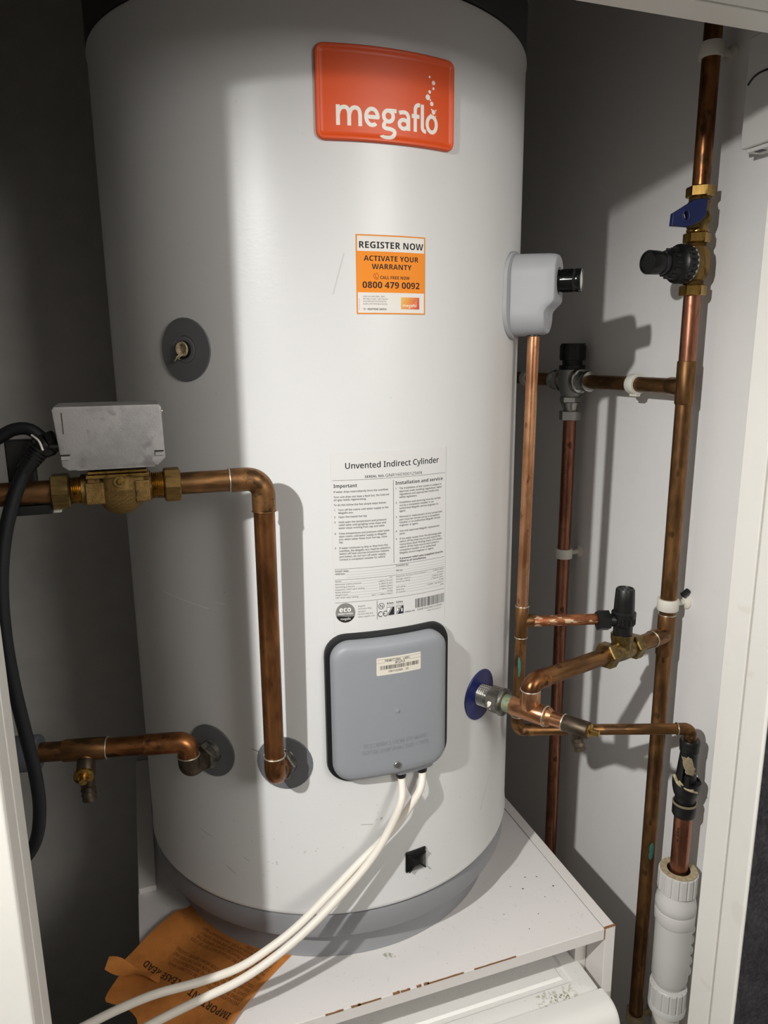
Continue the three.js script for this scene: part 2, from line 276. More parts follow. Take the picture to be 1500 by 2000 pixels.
const dataTexture = canvasTex(1430, 2048, (g, W, H) => {
  g.fillStyle = '#d4d3d1'; g.fillRect(0, 0, W, H); g.fillStyle = '#0f0d0b'; const X = (u) => u * W, Y = (v) => v * H;
  g.strokeStyle = '#0f0d0b'; g.lineWidth = 2.5; fit(g, 'Unvented Indirect Cylinder', X(0.109), Y(0.086), X(0.815), Y(0.0415), ''); { const q = g.font; g.save(); const w = g.measureText('Unvented Indirect Cylinder').width; g.translate(X(0.109), Y(0.086)); g.scale(X(0.815) / w, 1); g.strokeText('Unvented Indirect Cylinder', 0, 0); g.restore(); }
  fit(g, 'SERIAL NO.', X(0.266), Y(0.139), X(0.165), Y(0.0175), 'bold'); fit(g, 'GNR160300129AN', X(0.435), Y(0.1395), X(0.327), Y(0.0225));
  const rule = (v, u0 = 0.012, u1 = 0.99, t = 0.0016) => g.fillRect(X(u0), Y(v), X(u1 - u0), Y(t)); rule(0.1455); rule(0.628); rule(0.688); rule(0.817);
  g.fillRect(X(0.501), Y(0.158), X(0.003), Y(0.461)); g.fillRect(X(0.353), Y(0.823), X(0.0035), Y(0.11));
  fit(g, 'Important', X(0.018), Y(0.185), X(0.187), Y(0.0255), 'bold'); fit(g, 'Installation and service', X(0.519), Y(0.186), X(0.449), Y(0.0255), 'bold');
  const line = (s, u, v, wt = '') => { g.font = `${wt} ${Y(0.0136)}px sans-serif`; const w = g.measureText(s).width, max = X(u < 0.5 ? 0.49 - u : 0.985 - u); g.save(); g.translate(X(u), Y(v + 0.005)); g.scale(Math.min(1.08, max / w), 1); g.fillText(s, 0, 0); g.lineWidth = 0.9; g.strokeText(s, 0, 0); g.restore(); };
  [['If water drips intermittently from the overflow:', 0.018, 0.207], ['Your unit does not have a fault but, the internal', 0.018, 0.234], ['air-gap needs regenerating.', 0.018, 0.25], ['To do this follow the five simple steps below:', 0.018, 0.277], ['1', 0.018, 0.304], ['Turn off the mains cold water supply to the', 0.052, 0.304], ['Megaflo eco.', 0.052, 0.32], ['2', 0.018, 0.342], ['Open the lowest hot tap', 0.052, 0.342], ['3', 0.018, 0.37], ['Hold open the temperature and pressure', 0.052, 0.37], ['relief valve until gurgling noise stops and', 0.052, 0.386], ['water stops running from tap and valve', 0.052, 0.402], ['4', 0.018, 0.432], ['Close temperature and pressure relief valve', 0.052, 0.432], ['open mains cold water supply to Megaflo', 0.052, 0.448], ['eco; when water flows from hot tap, close', 0.052, 0.464], ['tap.', 0.052, 0.48], ['5', 0.018, 0.512], ['If water continues to drip or flow from the', 0.052, 0.512], ['overflow, the Megaflo eco requires attention.', 0.052, 0.528], ['Switch off heat sources (immersion heaters', 0.052, 0.544], ['and boiler), do not turn off water supply.', 0.052, 0.56], ['Contact a competent installer for advice', 0.052, 0.576],
    ['1', 0.52, 0.207], ['The installation of this system is subject to', 0.553, 0.207], ['approval under building regulations, water', 0.553, 0.223], ['regulations and appropriate health and', 0.553, 0.239], ['safety legislation.', 0.553, 0.255], ['2', 0.52, 0.284], ['Installation and servicing must be carried', 0.553, 0.284], ['out by a competent installer or an', 0.553, 0.3], ['authorised Megaflo service engineer or', 0.553, 0.316], ['agent.', 0.553, 0.332], ['3', 0.52, 0.363], ['Removal or replacement of any component', 0.553, 0.363], ['part must be carried out by a competent', 0.553, 0.379], ['installer or an authorised Megaflo service', 0.553, 0.395], ['engineer or agent.', 0.553, 0.411], ['4', 0.52, 0.442], ['Use only approved Megaflo replacement', 0.553, 0.442], ['parts.', 0.553, 0.458], ['5', 0.52, 0.486], ['If hot water issues from the discharge pipe', 0.553, 0.486], ['switch off the heat source and consult the', 0.553, 0.502], ['instructions (fault finding chart). If in doubt,', 0.553, 0.518], ['switch off the heat source and contact a', 0.553, 0.534], ['competent installer or an authorised', 0.553, 0.55], ['Megaflo service engineer or agent.', 0.553, 0.566]].forEach(([s, u, v]) => line(s, u, v));
  line('A pressure relief valve (supplied) must be', 0.553, 0.597, 'bold'); line('fitted to all installations.', 0.553, 0.613, 'bold');
  line('Install date:', 0.016, 0.64); line('Installed by:', 0.52, 0.636); line('Address:', 0.016, 0.655); line('Tel no.', 0.52, 0.664); g.globalAlpha = 0.55; for (const v of [0.647, 0.662, 0.676]) rule(v, 0.1, 0.99, 0.0008); g.globalAlpha = 1;
  const spec = (u, u1, v, a, b) => { g.font = `${Y(0.0128)}px sans-serif`; g.fillText(a, X(u), Y(v)); g.fillText(b, X(u1) - g.measureText(b).width, Y(v)); g.globalAlpha = 0.5; g.fillRect(X(u) + g.measureText(a).width + 6, Y(v), X(u1 - u) - g.measureText(a + b).width - 12, 2); g.globalAlpha = 1; };
  [['Model', '145'], ['Maximum mains pressure', '1.6MPa (16 bar)'], ['Operating pressure', '0.3MPa (3 bar)'], ['Expansion relief valve setting', '0.8MPa (8bar)'], ['Rated pressure', '0.7MPa (7bar)'], ['Weight (full)', '204kg'], ['T&P relief valve setting', '90°C / 1.0MPa (10bar)']].forEach(([a, b], i) => spec(0.013, 0.49, 0.703 + i * 0.0152, a, b));
  [['Maximum primary circuit pressure', '0.3MPa (3bar)'], ['Storage capacity', '145 litres'], ['Electrical rating', '3.0kW @ 240V~'], ['', '2.75kW @ 230V~'], ['Coil rating', '8.7kW'], ['Heat loss', '1.32kWh / day @ 65°C'], ['IP number', 'IPX4']].forEach(([a, b], i) => spec(0.52, 0.985, 0.703 + i * 0.0152, a, b));
  g.save(); g.beginPath(); g.arc(X(0.092), Y(0.878), X(0.08), 0, 6.3); g.clip(); g.fillStyle = '#7d7b78'; g.fillRect(0, Y(0.8), X(0.2), Y(0.2)); g.fillStyle = '#16130f'; g.beginPath(); g.moveTo(0, Y(0.9)); g.bezierCurveTo(X(0.06), Y(0.885), X(0.1), Y(0.915), X(0.2), Y(0.893)); g.lineTo(X(0.2), H); g.lineTo(0, H); g.fill(); g.restore();
  g.fillStyle = '#efedea'; fit(g, 'eco', X(0.04), Y(0.872), X(0.1), Y(0.04), 'bold'); fit(g, 'ENERGY SAVING', X(0.03), Y(0.887), X(0.125), Y(0.011), 'bold'); logoWord(g, X(0.052), Y(0.918), X(0.08), Y(0.0085), '#efedea');
  g.fillStyle = '#2a2723'; ['Megaflo', 'Hurricane Way', 'Norwich', 'Norfolk NR6 6EA', 'www.megaflo.com'].forEach((s, i) => { g.font = `${Y(0.0118)}px sans-serif`; g.fillText(s, X(0.194), Y(0.85 + i * 0.0152)); });
  g.strokeStyle = '#0f0d0b'; g.lineWidth = X(0.004); g.beginPath(); g.arc(X(0.391), Y(0.858), X(0.024), 0, 6.3); g.stroke(); g.beginPath(); g.moveTo(X(0.381), Y(0.867)); g.lineTo(X(0.381), Y(0.85)); g.lineTo(X(0.401), Y(0.867)); g.lineTo(X(0.401), Y(0.85)); g.stroke();
  g.lineWidth = X(0.006); g.beginPath(); g.arc(X(0.384), Y(0.904), X(0.02), 0.9, 5.4); g.stroke(); g.beginPath(); g.arc(X(0.426), Y(0.904), X(0.02), 0.9, 5.4); g.moveTo(X(0.41), Y(0.904)); g.lineTo(X(0.424), Y(0.904)); g.stroke();
  for (const [u, second] of [[0.438, 0], [0.521, 1]]) {
    g.fillStyle = '#0f0d0b'; fit(g, 'kiwa', X(u), Y(0.852), X(0.06), Y(0.016), 'bold'); g.strokeStyle = '#77736c'; g.lineWidth = 1.5; for (let k = 0; k < 6; k++) { g.strokeRect(X(u), Y(0.856), X(0.011 * (k + 1)), Y(0.012)); }
    g.fillStyle = '#1d2025'; g.fillRect(X(u), Y(0.87), X(0.066), Y(0.047)); g.fillStyle = '#e2e0dd'; g.beginPath(); g.moveTo(X(u + 0.003), Y(0.872)); g.lineTo(X(u + 0.05), Y(0.872)); g.lineTo(X(u + 0.012), Y(0.915)); g.lineTo(X(u + 0.003), Y(0.915)); g.fill();
    g.strokeStyle = '#1d2025'; g.lineWidth = X(0.006); g.beginPath(); g.moveTo(X(u + 0.006), Y(0.912)); g.lineTo(X(u + 0.04), Y(0.874)); if (second) { g.moveTo(X(u + 0.012), Y(0.878)); g.lineTo(X(u + 0.03), Y(0.89)); } g.stroke(); if (second) { g.fillStyle = '#e2e0dd'; g.fillRect(X(u + 0.045), Y(0.885), X(0.012), Y(0.02)); }
  }
  barcode(g, X(0.698), Y(0.845), X(0.287), Y(0.054), 77); g.fillStyle = '#0f0d0b'; fit(g, 'SERIAL NO.', X(0.597), Y(0.916), X(0.1), Y(0.0125), 'bold'); fit(g, 'GNR160300129AN', X(0.715), Y(0.917), X(0.255), Y(0.0165)); fit(g, '36047107_issue_01', X(0.815), Y(0.932), X(0.145), Y(0.011));
});
const promoTex = canvasTex(700, 330, (g, W, H) => {
  g.fillStyle = '#dcd6c8'; g.fillRect(0, 0, W, H); g.fillStyle = '#1b1712'; g.fillRect(0, 0.1 * H, W, 3); g.fillRect(0, 0.29 * H, 0.18 * W, 3); g.fillRect(0.74 * W, 0.29 * H, 0.26 * W, 3);
  fit(g, 'PROMOTIONAL LABEL', 0.18 * W, 0.26 * H, 0.57 * W, 0.18 * H, 'bold', 'monospace'); fit(g, 'MFG2PLR', 0.41 * W, 0.42 * H, 0.22 * W, 0.18 * H, 'bold', 'monospace');
  barcode(g, 0.08 * W, 0.46 * H, 0.87 * W, 0.22 * H, 31); g.fillStyle = '#1b1712'; fit(g, 'ATN01510200GAN - X05', 0.26 * W, 0.87 * H, 0.45 * W, 0.16 * H, 'bold', 'monospace');
});
const paperTex = canvasTex(1024, 1024, (g, W, H) => {             // orange notice, read from the far side
  g.fillStyle = '#c67c38'; g.fillRect(0, 0, W, H);
  for (let i = 0; i < 900; i++) { g.fillStyle = `rgba(${rnd() < 0.5 ? '120,60,14' : '240,170,90'},${rr(0.02, 0.08)})`; g.beginPath(); g.arc(rnd() * W, rnd() * H, rr(4, 40), 0, 6.3); g.fill(); }
  g.fillStyle = '#3c210c'; const t = (s, y, size, wt = '', x = 60) => { g.font = `${wt} ${size}px sans-serif`; g.fillText(s, x, y); };
  t('IMPORTANT - PLEASE READ', 470, 66, 'bold', 60);
  ['INSTALLATION NOTES MUST BE FOLLOWED WHEN', 'FITTING THIS CYLINDER. THE INSTALLER SHOULD', 'LEAVE THE BENCHMARK BOOK WITH THE USER AND', 'EXPLAIN HOW THE SYSTEM WORKS BEFORE LEAVING', 'DISCHARGE PIPES.'].forEach((s, i) => t(s, 548 + i * 36, 31));
  ['THE EXPANSION RELIEF VALVE MUST NOT BE USED', 'FOR ANY OTHER PURPOSE. DO NOT REMOVE THE', 'COVER WITHOUT ISOLATING THE MAINS SUPPLY', 'TO THE IMMERSION HEATER. ANY WARRANTY MAY', 'OTHERWISE BE VOID.'].forEach((s, i) => t(s, 760 + i * 36, 31));
});
const coatMark = (g, x, y, n, spread, a) => { for (let i = 0; i < n; i++) { g.fillStyle = `rgba(60,52,44,${a * rr(0.4, 1)})`; g.beginPath(); g.ellipse(x + rr(-spread, spread), y + rr(-spread, spread) * 0.5, rr(0.5, 1.6), rr(0.5, 1.2), rr(0, 3), 0, 6.3); g.fill(); } };
const tankTex = canvasTex(2048, 1536, (g, W, H) => {
  g.fillStyle = '#d6d6d5'; g.fillRect(0, 0, W, H); const X = (az) => (0.5 + az / 360) * W, Y = (y) => (1 - (y - 0.957) / 1.036) * H; g.lineCap = 'round';
  const scratch = (az0, y0, az1, y1, w, c) => { g.strokeStyle = c; g.lineWidth = w; g.beginPath(); g.moveTo(X(az0), Y(y0)); g.quadraticCurveTo(X((az0 + az1) / 2) + rr(-3, 3), Y((y0 + y1) / 2) + rr(-2, 2), X(az1), Y(y1)); g.stroke(); };
  scratch(-60, 1.36, -44, 1.352, 1.2, 'rgba(250,250,248,0.9)'); scratch(-42, 1.361, -39, 1.36, 1.0, 'rgba(250,250,248,0.8)'); scratch(-34, 1.181, -32, 1.178, 1.4, 'rgba(70,62,52,0.7)'); scratch(-32, 1.178, -30.6, 1.182, 1.2, 'rgba(70,62,52,0.6)');
  scratch(-52, 1.05, -48, 1.045, 1.2, 'rgba(110,104,94,0.4)'); scratch(-38, 1.03, -36.5, 1.026, 1.2, 'rgba(110,104,94,0.4)'); scratch(-43.5, 1.01, -41, 1.003, 1.4, 'rgba(90,84,74,0.4)'); scratch(38, 1.07, 33, 1.03, 1.6, 'rgba(150,146,140,0.4)'); scratch(-7, 1.08, -4, 1.078, 1.2, 'rgba(110,104,96,0.5)'); scratch(-11, 1.70, -8.5, 1.74, 1, 'rgba(150,146,140,0.5)');
  for (let i = 0; i < 80; i++) coatMark(g, X(rr(-65, 55)), Y(rr(0.965, 1.12)), 1, 2, 0.22);
  for (let i = 0; i < 50; i++) coatMark(g, X(rr(-65, 60)), Y(rr(1.12, 1.95)), 1, 1, 0.15);
  coatMark(g, X(-2), Y(1.083), 8, 6, 0.4); coatMark(g, X(-30), Y(1.03), 6, 8, 0.5); coatMark(g, X(-20), Y(1.05), 6, 12, 0.4);
});
const boardTex = canvasTex(1536, 1536, (g, W, H) => {             // worktop: 0.64 m square, dust and scuffs
  g.fillStyle = '#dedad8'; g.fillRect(0, 0, W, H); g.lineCap = 'round';
  const X = (x) => ((x + 0.32) / 0.66) * W, Y = (z) => ((z + 0.335) / 0.66) * H;
  for (let i = 0; i < 900; i++) { g.fillStyle = `rgba(70,62,54,${rr(0.05, 0.4)})`; const x = rr(-0.3, 0.314), z = rr(-0.1, 0.32); g.beginPath(); g.ellipse(X(x), Y(z), rr(0.5, 1.7), rr(0.5, 1.3), rr(0, 3), 0, 6.3); g.fill(); }
  for (let i = 0; i < 160; i++) { g.strokeStyle = `rgba(90,82,74,${rr(0.08, 0.3)})`; g.lineWidth = rr(0.6, 1.4); const x = X(rr(-0.3, 0.31)), y = Y(rr(0, 0.32)), a = rr(0, 6.3), l = rr(4, 22); g.beginPath(); g.moveTo(x, y); g.quadraticCurveTo(x + Math.cos(a) * l * 0.5 + rr(-5, 5), y + Math.sin(a) * l * 0.5 + rr(-5, 5), x + Math.cos(a) * l, y + Math.sin(a) * l); g.stroke(); }
  for (const [x, z, s] of [[0.23, 0.215, 5], [0.245, 0.195, 4], [0.262, 0.2, 4], [0.275, 0.225, 5], [0.252, 0.24, 3], [0.215, 0.205, 3], [0.226, 0.265, 3], [0.18, 0.25, 3], [0.2, 0.285, 3]]) { g.fillStyle = 'rgba(40,34,30,0.85)'; g.beginPath(); g.ellipse(X(x), Y(z), s * 0.7, s * 0.5, rr(0, 3), 0, 6.3); g.fill(); }
  for (let i = 0; i < 14; i++) { g.fillStyle = `rgba(120,124,92,${rr(0.2, 0.5)})`; g.beginPath(); g.arc(X(0.005 + rr(-0.006, 0.006)), Y(0.262 + rr(-0.005, 0.005)), rr(1.5, 5), 0, 6.3); g.fill(); }
});
const washerTex = canvasTex(1024, 1024, (g, W, H) => {
  g.fillStyle = '#e2e0dc'; g.fillRect(0, 0, W, H); const X = (x) => ((x + 0.32) / 0.62) * W, Y = (z) => ((z + 0.26) / 0.66) * H;
  for (let i = 0; i < 700; i++) { g.fillStyle = `rgba(80,74,62,${rr(0.05, 0.35)})`; g.beginPath(); g.ellipse(X(rr(-0.3, 0.285)), Y(rr(0.2, 0.37)), rr(0.4, 1.5), rr(0.4, 1.1), rr(0, 3), 0, 6.3); g.fill(); }
  for (let i = 0; i < 90; i++) { g.fillStyle = `rgba(110,104,70,${rr(0.08, 0.32)})`; g.beginPath(); g.ellipse(X(0.222 + rr(-1, 1) * 0.03), Y(0.326 + rr(-1, 1) * 0.012), rr(1, 7), rr(0.6, 3), rr(0, 3), 0, 6.3); g.fill(); }
  for (let i = 0; i < 26; i++) { g.fillStyle = `rgba(84,76,44,${rr(0.3, 0.8)})`; g.beginPath(); g.ellipse(X(0.226 + rr(-1, 1) * 0.012), Y(0.328 + rr(-1, 1) * 0.006), rr(0.8, 3), rr(0.6, 2), rr(0, 3), 0, 6.3); g.fill(); }
});
const cableTex = canvasTex(1024, 64, (g, W, H) => { g.fillStyle = '#e4ddd2'; g.fillRect(0, 0, W, H); g.fillStyle = '#3c4560'; g.font = '20px sans-serif'; g.fillText('BASEC   H05V2V2-F   3G1.5MM   PR', 300, 38); });
M.cream2 = M.cream.clone(); M.cream2.side = THREE.DoubleSide; M.cream2.map = M.cream.map.clone(); M.cream2.map.repeat.set(1, 1);
M.tank = std({ map: tankTex, roughness: 0.36, bumpMap: peelBump, bumpScale: 0.00012 });
peelBump.repeat.set(1 / 0.05, 1 / 0.05);
M.badge = std({ map: badgeTex, roughness: 0.42 });
M.sticker = std({ map: stickerTex, roughness: 0.75 });
M.dataLabel = std({ map: dataTexture, roughness: 0.72 });
M.promo = std({ map: promoTex, roughness: 0.5 });
M.paper = std({ map: paperTex, roughness: 0.85, side: THREE.DoubleSide });
M.board = std({ map: boardTex, roughness: 0.4, bumpMap: fineBump, bumpScale: 0.0001 });
M.edge = std({ color: 0xdcd8d4, roughness: 0.45 });
M.chip = std({ map: dataTex(256, (u, v) => mix([172, 120, 70], [96, 66, 40], fbm(u, v, 12, 4, 71)), 0.02), roughness: 0.9 });
M.washer = std({ map: washerTex, roughness: 0.38 });
M.washerSide = std({ color: 0xe0deda, roughness: 0.4 });
M.paintMarks = std({ color: 0x2a2622, roughness: 0.9 });
M.printed = std({ map: cableTex, roughness: 0.45 });
const font = await new FontLoader().loadAsync('fonts/droid/droid_sans_regular.typeface.json');

// ---------------------------------------------------------------- the cupboard and the hall
const XL = -0.505, XR = 0.485, ZB = -0.33, ZI = 0.404, ZO = 0.478, TOP = 2.36;
struct('floor', box(-1.2, 1.7, -0.1, 0, -0.45, 2.9), M.hallWall);
struct('ceiling', box(-1.2, 1.7, TOP, TOP + 0.1, -0.45, 2.9), M.ceiling);
struct('wall_right', box(XR, XR + 0.12, 0, TOP, ZB - 0.1, ZI), M.wall);
struct('wall_back', box(XL - 0.12, XR, 0, TOP, ZB - 0.101, ZB - 0.001), M.shadeTintWall);
struct('wall_left', box(XL - 0.12, XL, 0, TOP, ZB, ZI), M.shadeTintWall);
struct('wall_front', [box(-1.1, -0.449, 0, TOP, ZI, ZO - 0.0065), box(0.406, 1.6, 0, TOP, ZI, ZO - 0.0065), box(-0.448, 0.406, 1.976, TOP, ZI, ZO - 0.0065)], M.wall);
struct('wall_front_face', [box(-1.1, -0.449, 0, TOP, ZO - 0.006, ZO), box(0.3735, 1.6, 0, TOP, ZO - 0.006, ZO), box(-0.3735, 0.3735, 1.9415, TOP, ZO - 0.006, ZO)], M.charcoal);
struct('wall_hall_left', box(-1.2, -1.1, 0, TOP, ZI, 2.9), M.hallWall);
struct('wall_hall_right', box(1.6, 1.7, 0, TOP, ZI, 2.9), M.hallWall);
struct('wall_hall_back', box(-1.1, 1.6, 0, TOP, 2.8, 2.9), M.hallWall);
{ // timber door lining round the opening, with its stop
  const jamb = (n, x0, x1, s) => {
    const g = new THREE.Group(); g.name = n; g.userData.kind = 'structure'; scene.add(g);
    struct('lining', box(x0, x1, 0, 1.974, 0.4385, ZO - 0.0062, 0.003), M.frame, g); struct('door_stop', box(Math.min(x0, x1), Math.max(x0, x1), 0, 1.974, ZI, 0.4370, 0.0015), M.frame, g); return g;
  };
  jamb('trim_1', -0.448, -0.370, 1); jamb('trim_2', 0.370, 0.406, -1);
  const g = new THREE.Group(); g.name = 'trim_3'; g.userData.kind = 'structure'; scene.add(g);
  struct('lining', box(-0.370, 0.370, 1.938, 1.976, 0.4385, ZO - 0.0062, 0.003), M.frame, g); struct('door_stop', box(-0.370, 0.370, 1.938, 1.976, ZI, 0.4370, 0.0015), M.frame, g);
}
{ // spotlight on the hall wall, and an added, unseen globe that houses the fill light
  const t = thing('wall_spotlight', 'small white spotlight on the hall wall outside the cupboard', 'lamp');
  const d = key.target.position.clone().sub(LAMP).normalize(), back = LAMP.clone().addScaledVector(d, -0.06);
  part('wall_plate', rev([[0, 0], [0.04, 0], [0.04, 0.012], [0.034, 0.018], [0, 0.018]], V(-1.1, 2.1, 0.95), V(1, 0, 0)), M.whitePlastic, t);
  part('arm', sweep(fillet([V(-1.085, 2.1, 0.95), V(-1.0, 2.1, 0.955), back], 0.03), 0.006), M.whitePlastic, t);
  part('lamp_head', rev([[0, -0.075], [0.012, -0.075], [0.022, -0.062], [0.024, -0.02], [0, -0.02]], LAMP, d), M.whitePlastic, t);
  part('bulb', rev([[0, -0.02], [0.019, -0.02], [0.017, 0.0], [0.012, 0.006], [0, 0.008]], LAMP, d), std({ color: 0xffffff, emissive: new THREE.Color(1, 0.985, 0.95), emissiveIntensity: 2 }), t); settle(t);
  const c = thing('added_fill_lamp', 'round white added fill globe under the hall ceiling, out of view', 'lamp');
  part('ceiling_rose', rev([[0, 0], [0.06, 0], [0.06, 0.02], [0, 0.02]], V(0.52, TOP - 0.02, 1.88), V(0, 1, 0)), M.whitePlastic, c);
  part('stem', rod(V(0.52, 2.25, 1.88), V(0.52, TOP - 0.02, 1.88), 0.008), M.whitePlastic, c);
  const gl = new THREE.SphereGeometry(0.235, 48, 32); gl.translate(0.52, 2.06, 1.88);
  part('fill_globe', gl, std({ color: 0xffffff, emissive: new THREE.Color(1, 0.93, 0.83), emissiveIntensity: 1.2 }), c); settle(c);
}

// ---------------------------------------------------------------- worktop cabinet, washing machine
{
  const t = thing('cabinet_carcass', 'white melamine cabinet with chipped front edge carrying the large cylinder', 'cabinet');
  const top = new THREE.BoxGeometry(0.6, 0.016, 0.6475, 1, 1, 1); top.translate(-0.004, 0.862, -0.00525);
  { const p = top.attributes.position, n = top.attributes.normal, uv = top.attributes.uv; for (let i = 0; i < p.count; i++) if (n.getY(i) > 0.5) uv.setXY(i, (p.getX(i) + 0.32) / 0.66, 1 - (p.getZ(i) + 0.335) / 0.66); else uv.setXY(i, 0.1 + 0.02 * rnd(), 0.02); }
  part('worktop', top, M.board, t);
  part('edge_strip', box(-0.304, 0.296, 0.8535, 0.8695, 0.3185, 0.3198), M.edge, t);
  part('side_panel', box(0.298, 0.3145, 0, 0.8695, -0.329, 0.3195, 0.0008), M.edge, t);
  part('side_panel', box(-0.3045, -0.2885, 0, 0.854, -0.329, 0.317), M.edge, t);
  part('front_batten', box(0.279, 0.297, 0.6, 0.853, 0.262, 0.281), M.edge, t);
  // raw chipboard showing where the foil has gone from the front edge
  for (const [x, w, d] of [[-0.085, 0.022, 0.0007], [-0.058, 0.012, 0.0012], [-0.041, 0.03, 0.0006], [-0.006, 0.009, 0.0016], [0.006, 0.012, 0.0012], [0.024, 0.006, 0.0018], [0.034, 0.007, 0.002], [0.06, 0.05, 0.0004], [0.13, 0.06, 0.0003]]) {
    const g = new THREE.BoxGeometry(w, 0.0016, d + 0.0006, 8, 1, 1), p = g.attributes.position; for (let i = 0; i < p.count; i++) if (p.getZ(i) < 0) p.setZ(i, p.getZ(i) * (0.3 + 1.5 * hash(Math.round(p.getX(i) * 9000), 3, 9))); g.translate(x, 0.8698, 0.3198 - d / 2); g.computeVertexNormals();
    part('chip', g, M.chip, t, 'chipped edge showing brown board');
  }
  part('end_joint', [box(0.2962, 0.2978, 0.853, 0.8703, 0.3175, 0.3199), box(0.298, 0.3145, 0.8696, 0.8702, 0.3165, 0.3199)], M.chip, t, 'brown joint line at the corner');
  settle(t);
  const w = thing('washing_machine', 'white washing machine top with dirt spots, under the cabinet worktop', 'washing machine');
  const y = 0.79;
  const tp = plate(0.575, 0.598, 0.012, [[0, -0.03], [0, -0.006], [0.0015, -0.002], [0.006, 0], [0.028, 0], [0.031, -0.003], [0.038, -0.003], [0.041, 0]], (a, b, h) => V(-0.0025 + a, y + h, 0.04 - b));
  { const p = tp.attributes.position, uv = tp.attributes.uv; for (let i = 0; i < p.count; i++) uv.setXY(i, (p.getX(i) + 0.32) / 0.62, 1 - (p.getZ(i) + 0.26) / 0.66); }
  part('top_panel', tp, M.washer, w);
  const prof = new THREE.Shape(); prof.moveTo(0.3395, y - 0.001); prof.lineTo(0.352, y - 0.001); prof.quadraticCurveTo(0.368, y - 0.003, 0.372, y - 0.02); prof.lineTo(0.384, y - 0.12); prof.lineTo(0.3395, y - 0.12);
  const fa = new THREE.ExtrudeGeometry(prof, { depth: 0.572, bevelEnabled: true, bevelSize: 0.004, bevelThickness: 0.006, bevelSegments: 3, curveSegments: 8 }); fa.applyMatrix4(new THREE.Matrix4().makeBasis(V(0, 0, 1), V(0, 1, 0), V(-1, 0, 0))); fa.translate(0.283, 0, 0);
  part('control_fascia', toCreasedNormals(fa, 0.5), M.washerSide, w);
  part('body', box(-0.287, 0.283, 0.01, y - 0.03, -0.255, 0.335, 0.006), M.washerSide, w);
  settle(w);
}
{
  const t = thing('timber_offcut', 'thin white board offcut lying along the left edge of the worktop', 'board');
  part('board', box(-0.303, -0.2785, 0.8702, 0.879, -0.325, 0.036, 0.0008), M.edge, t); settle(t);
}

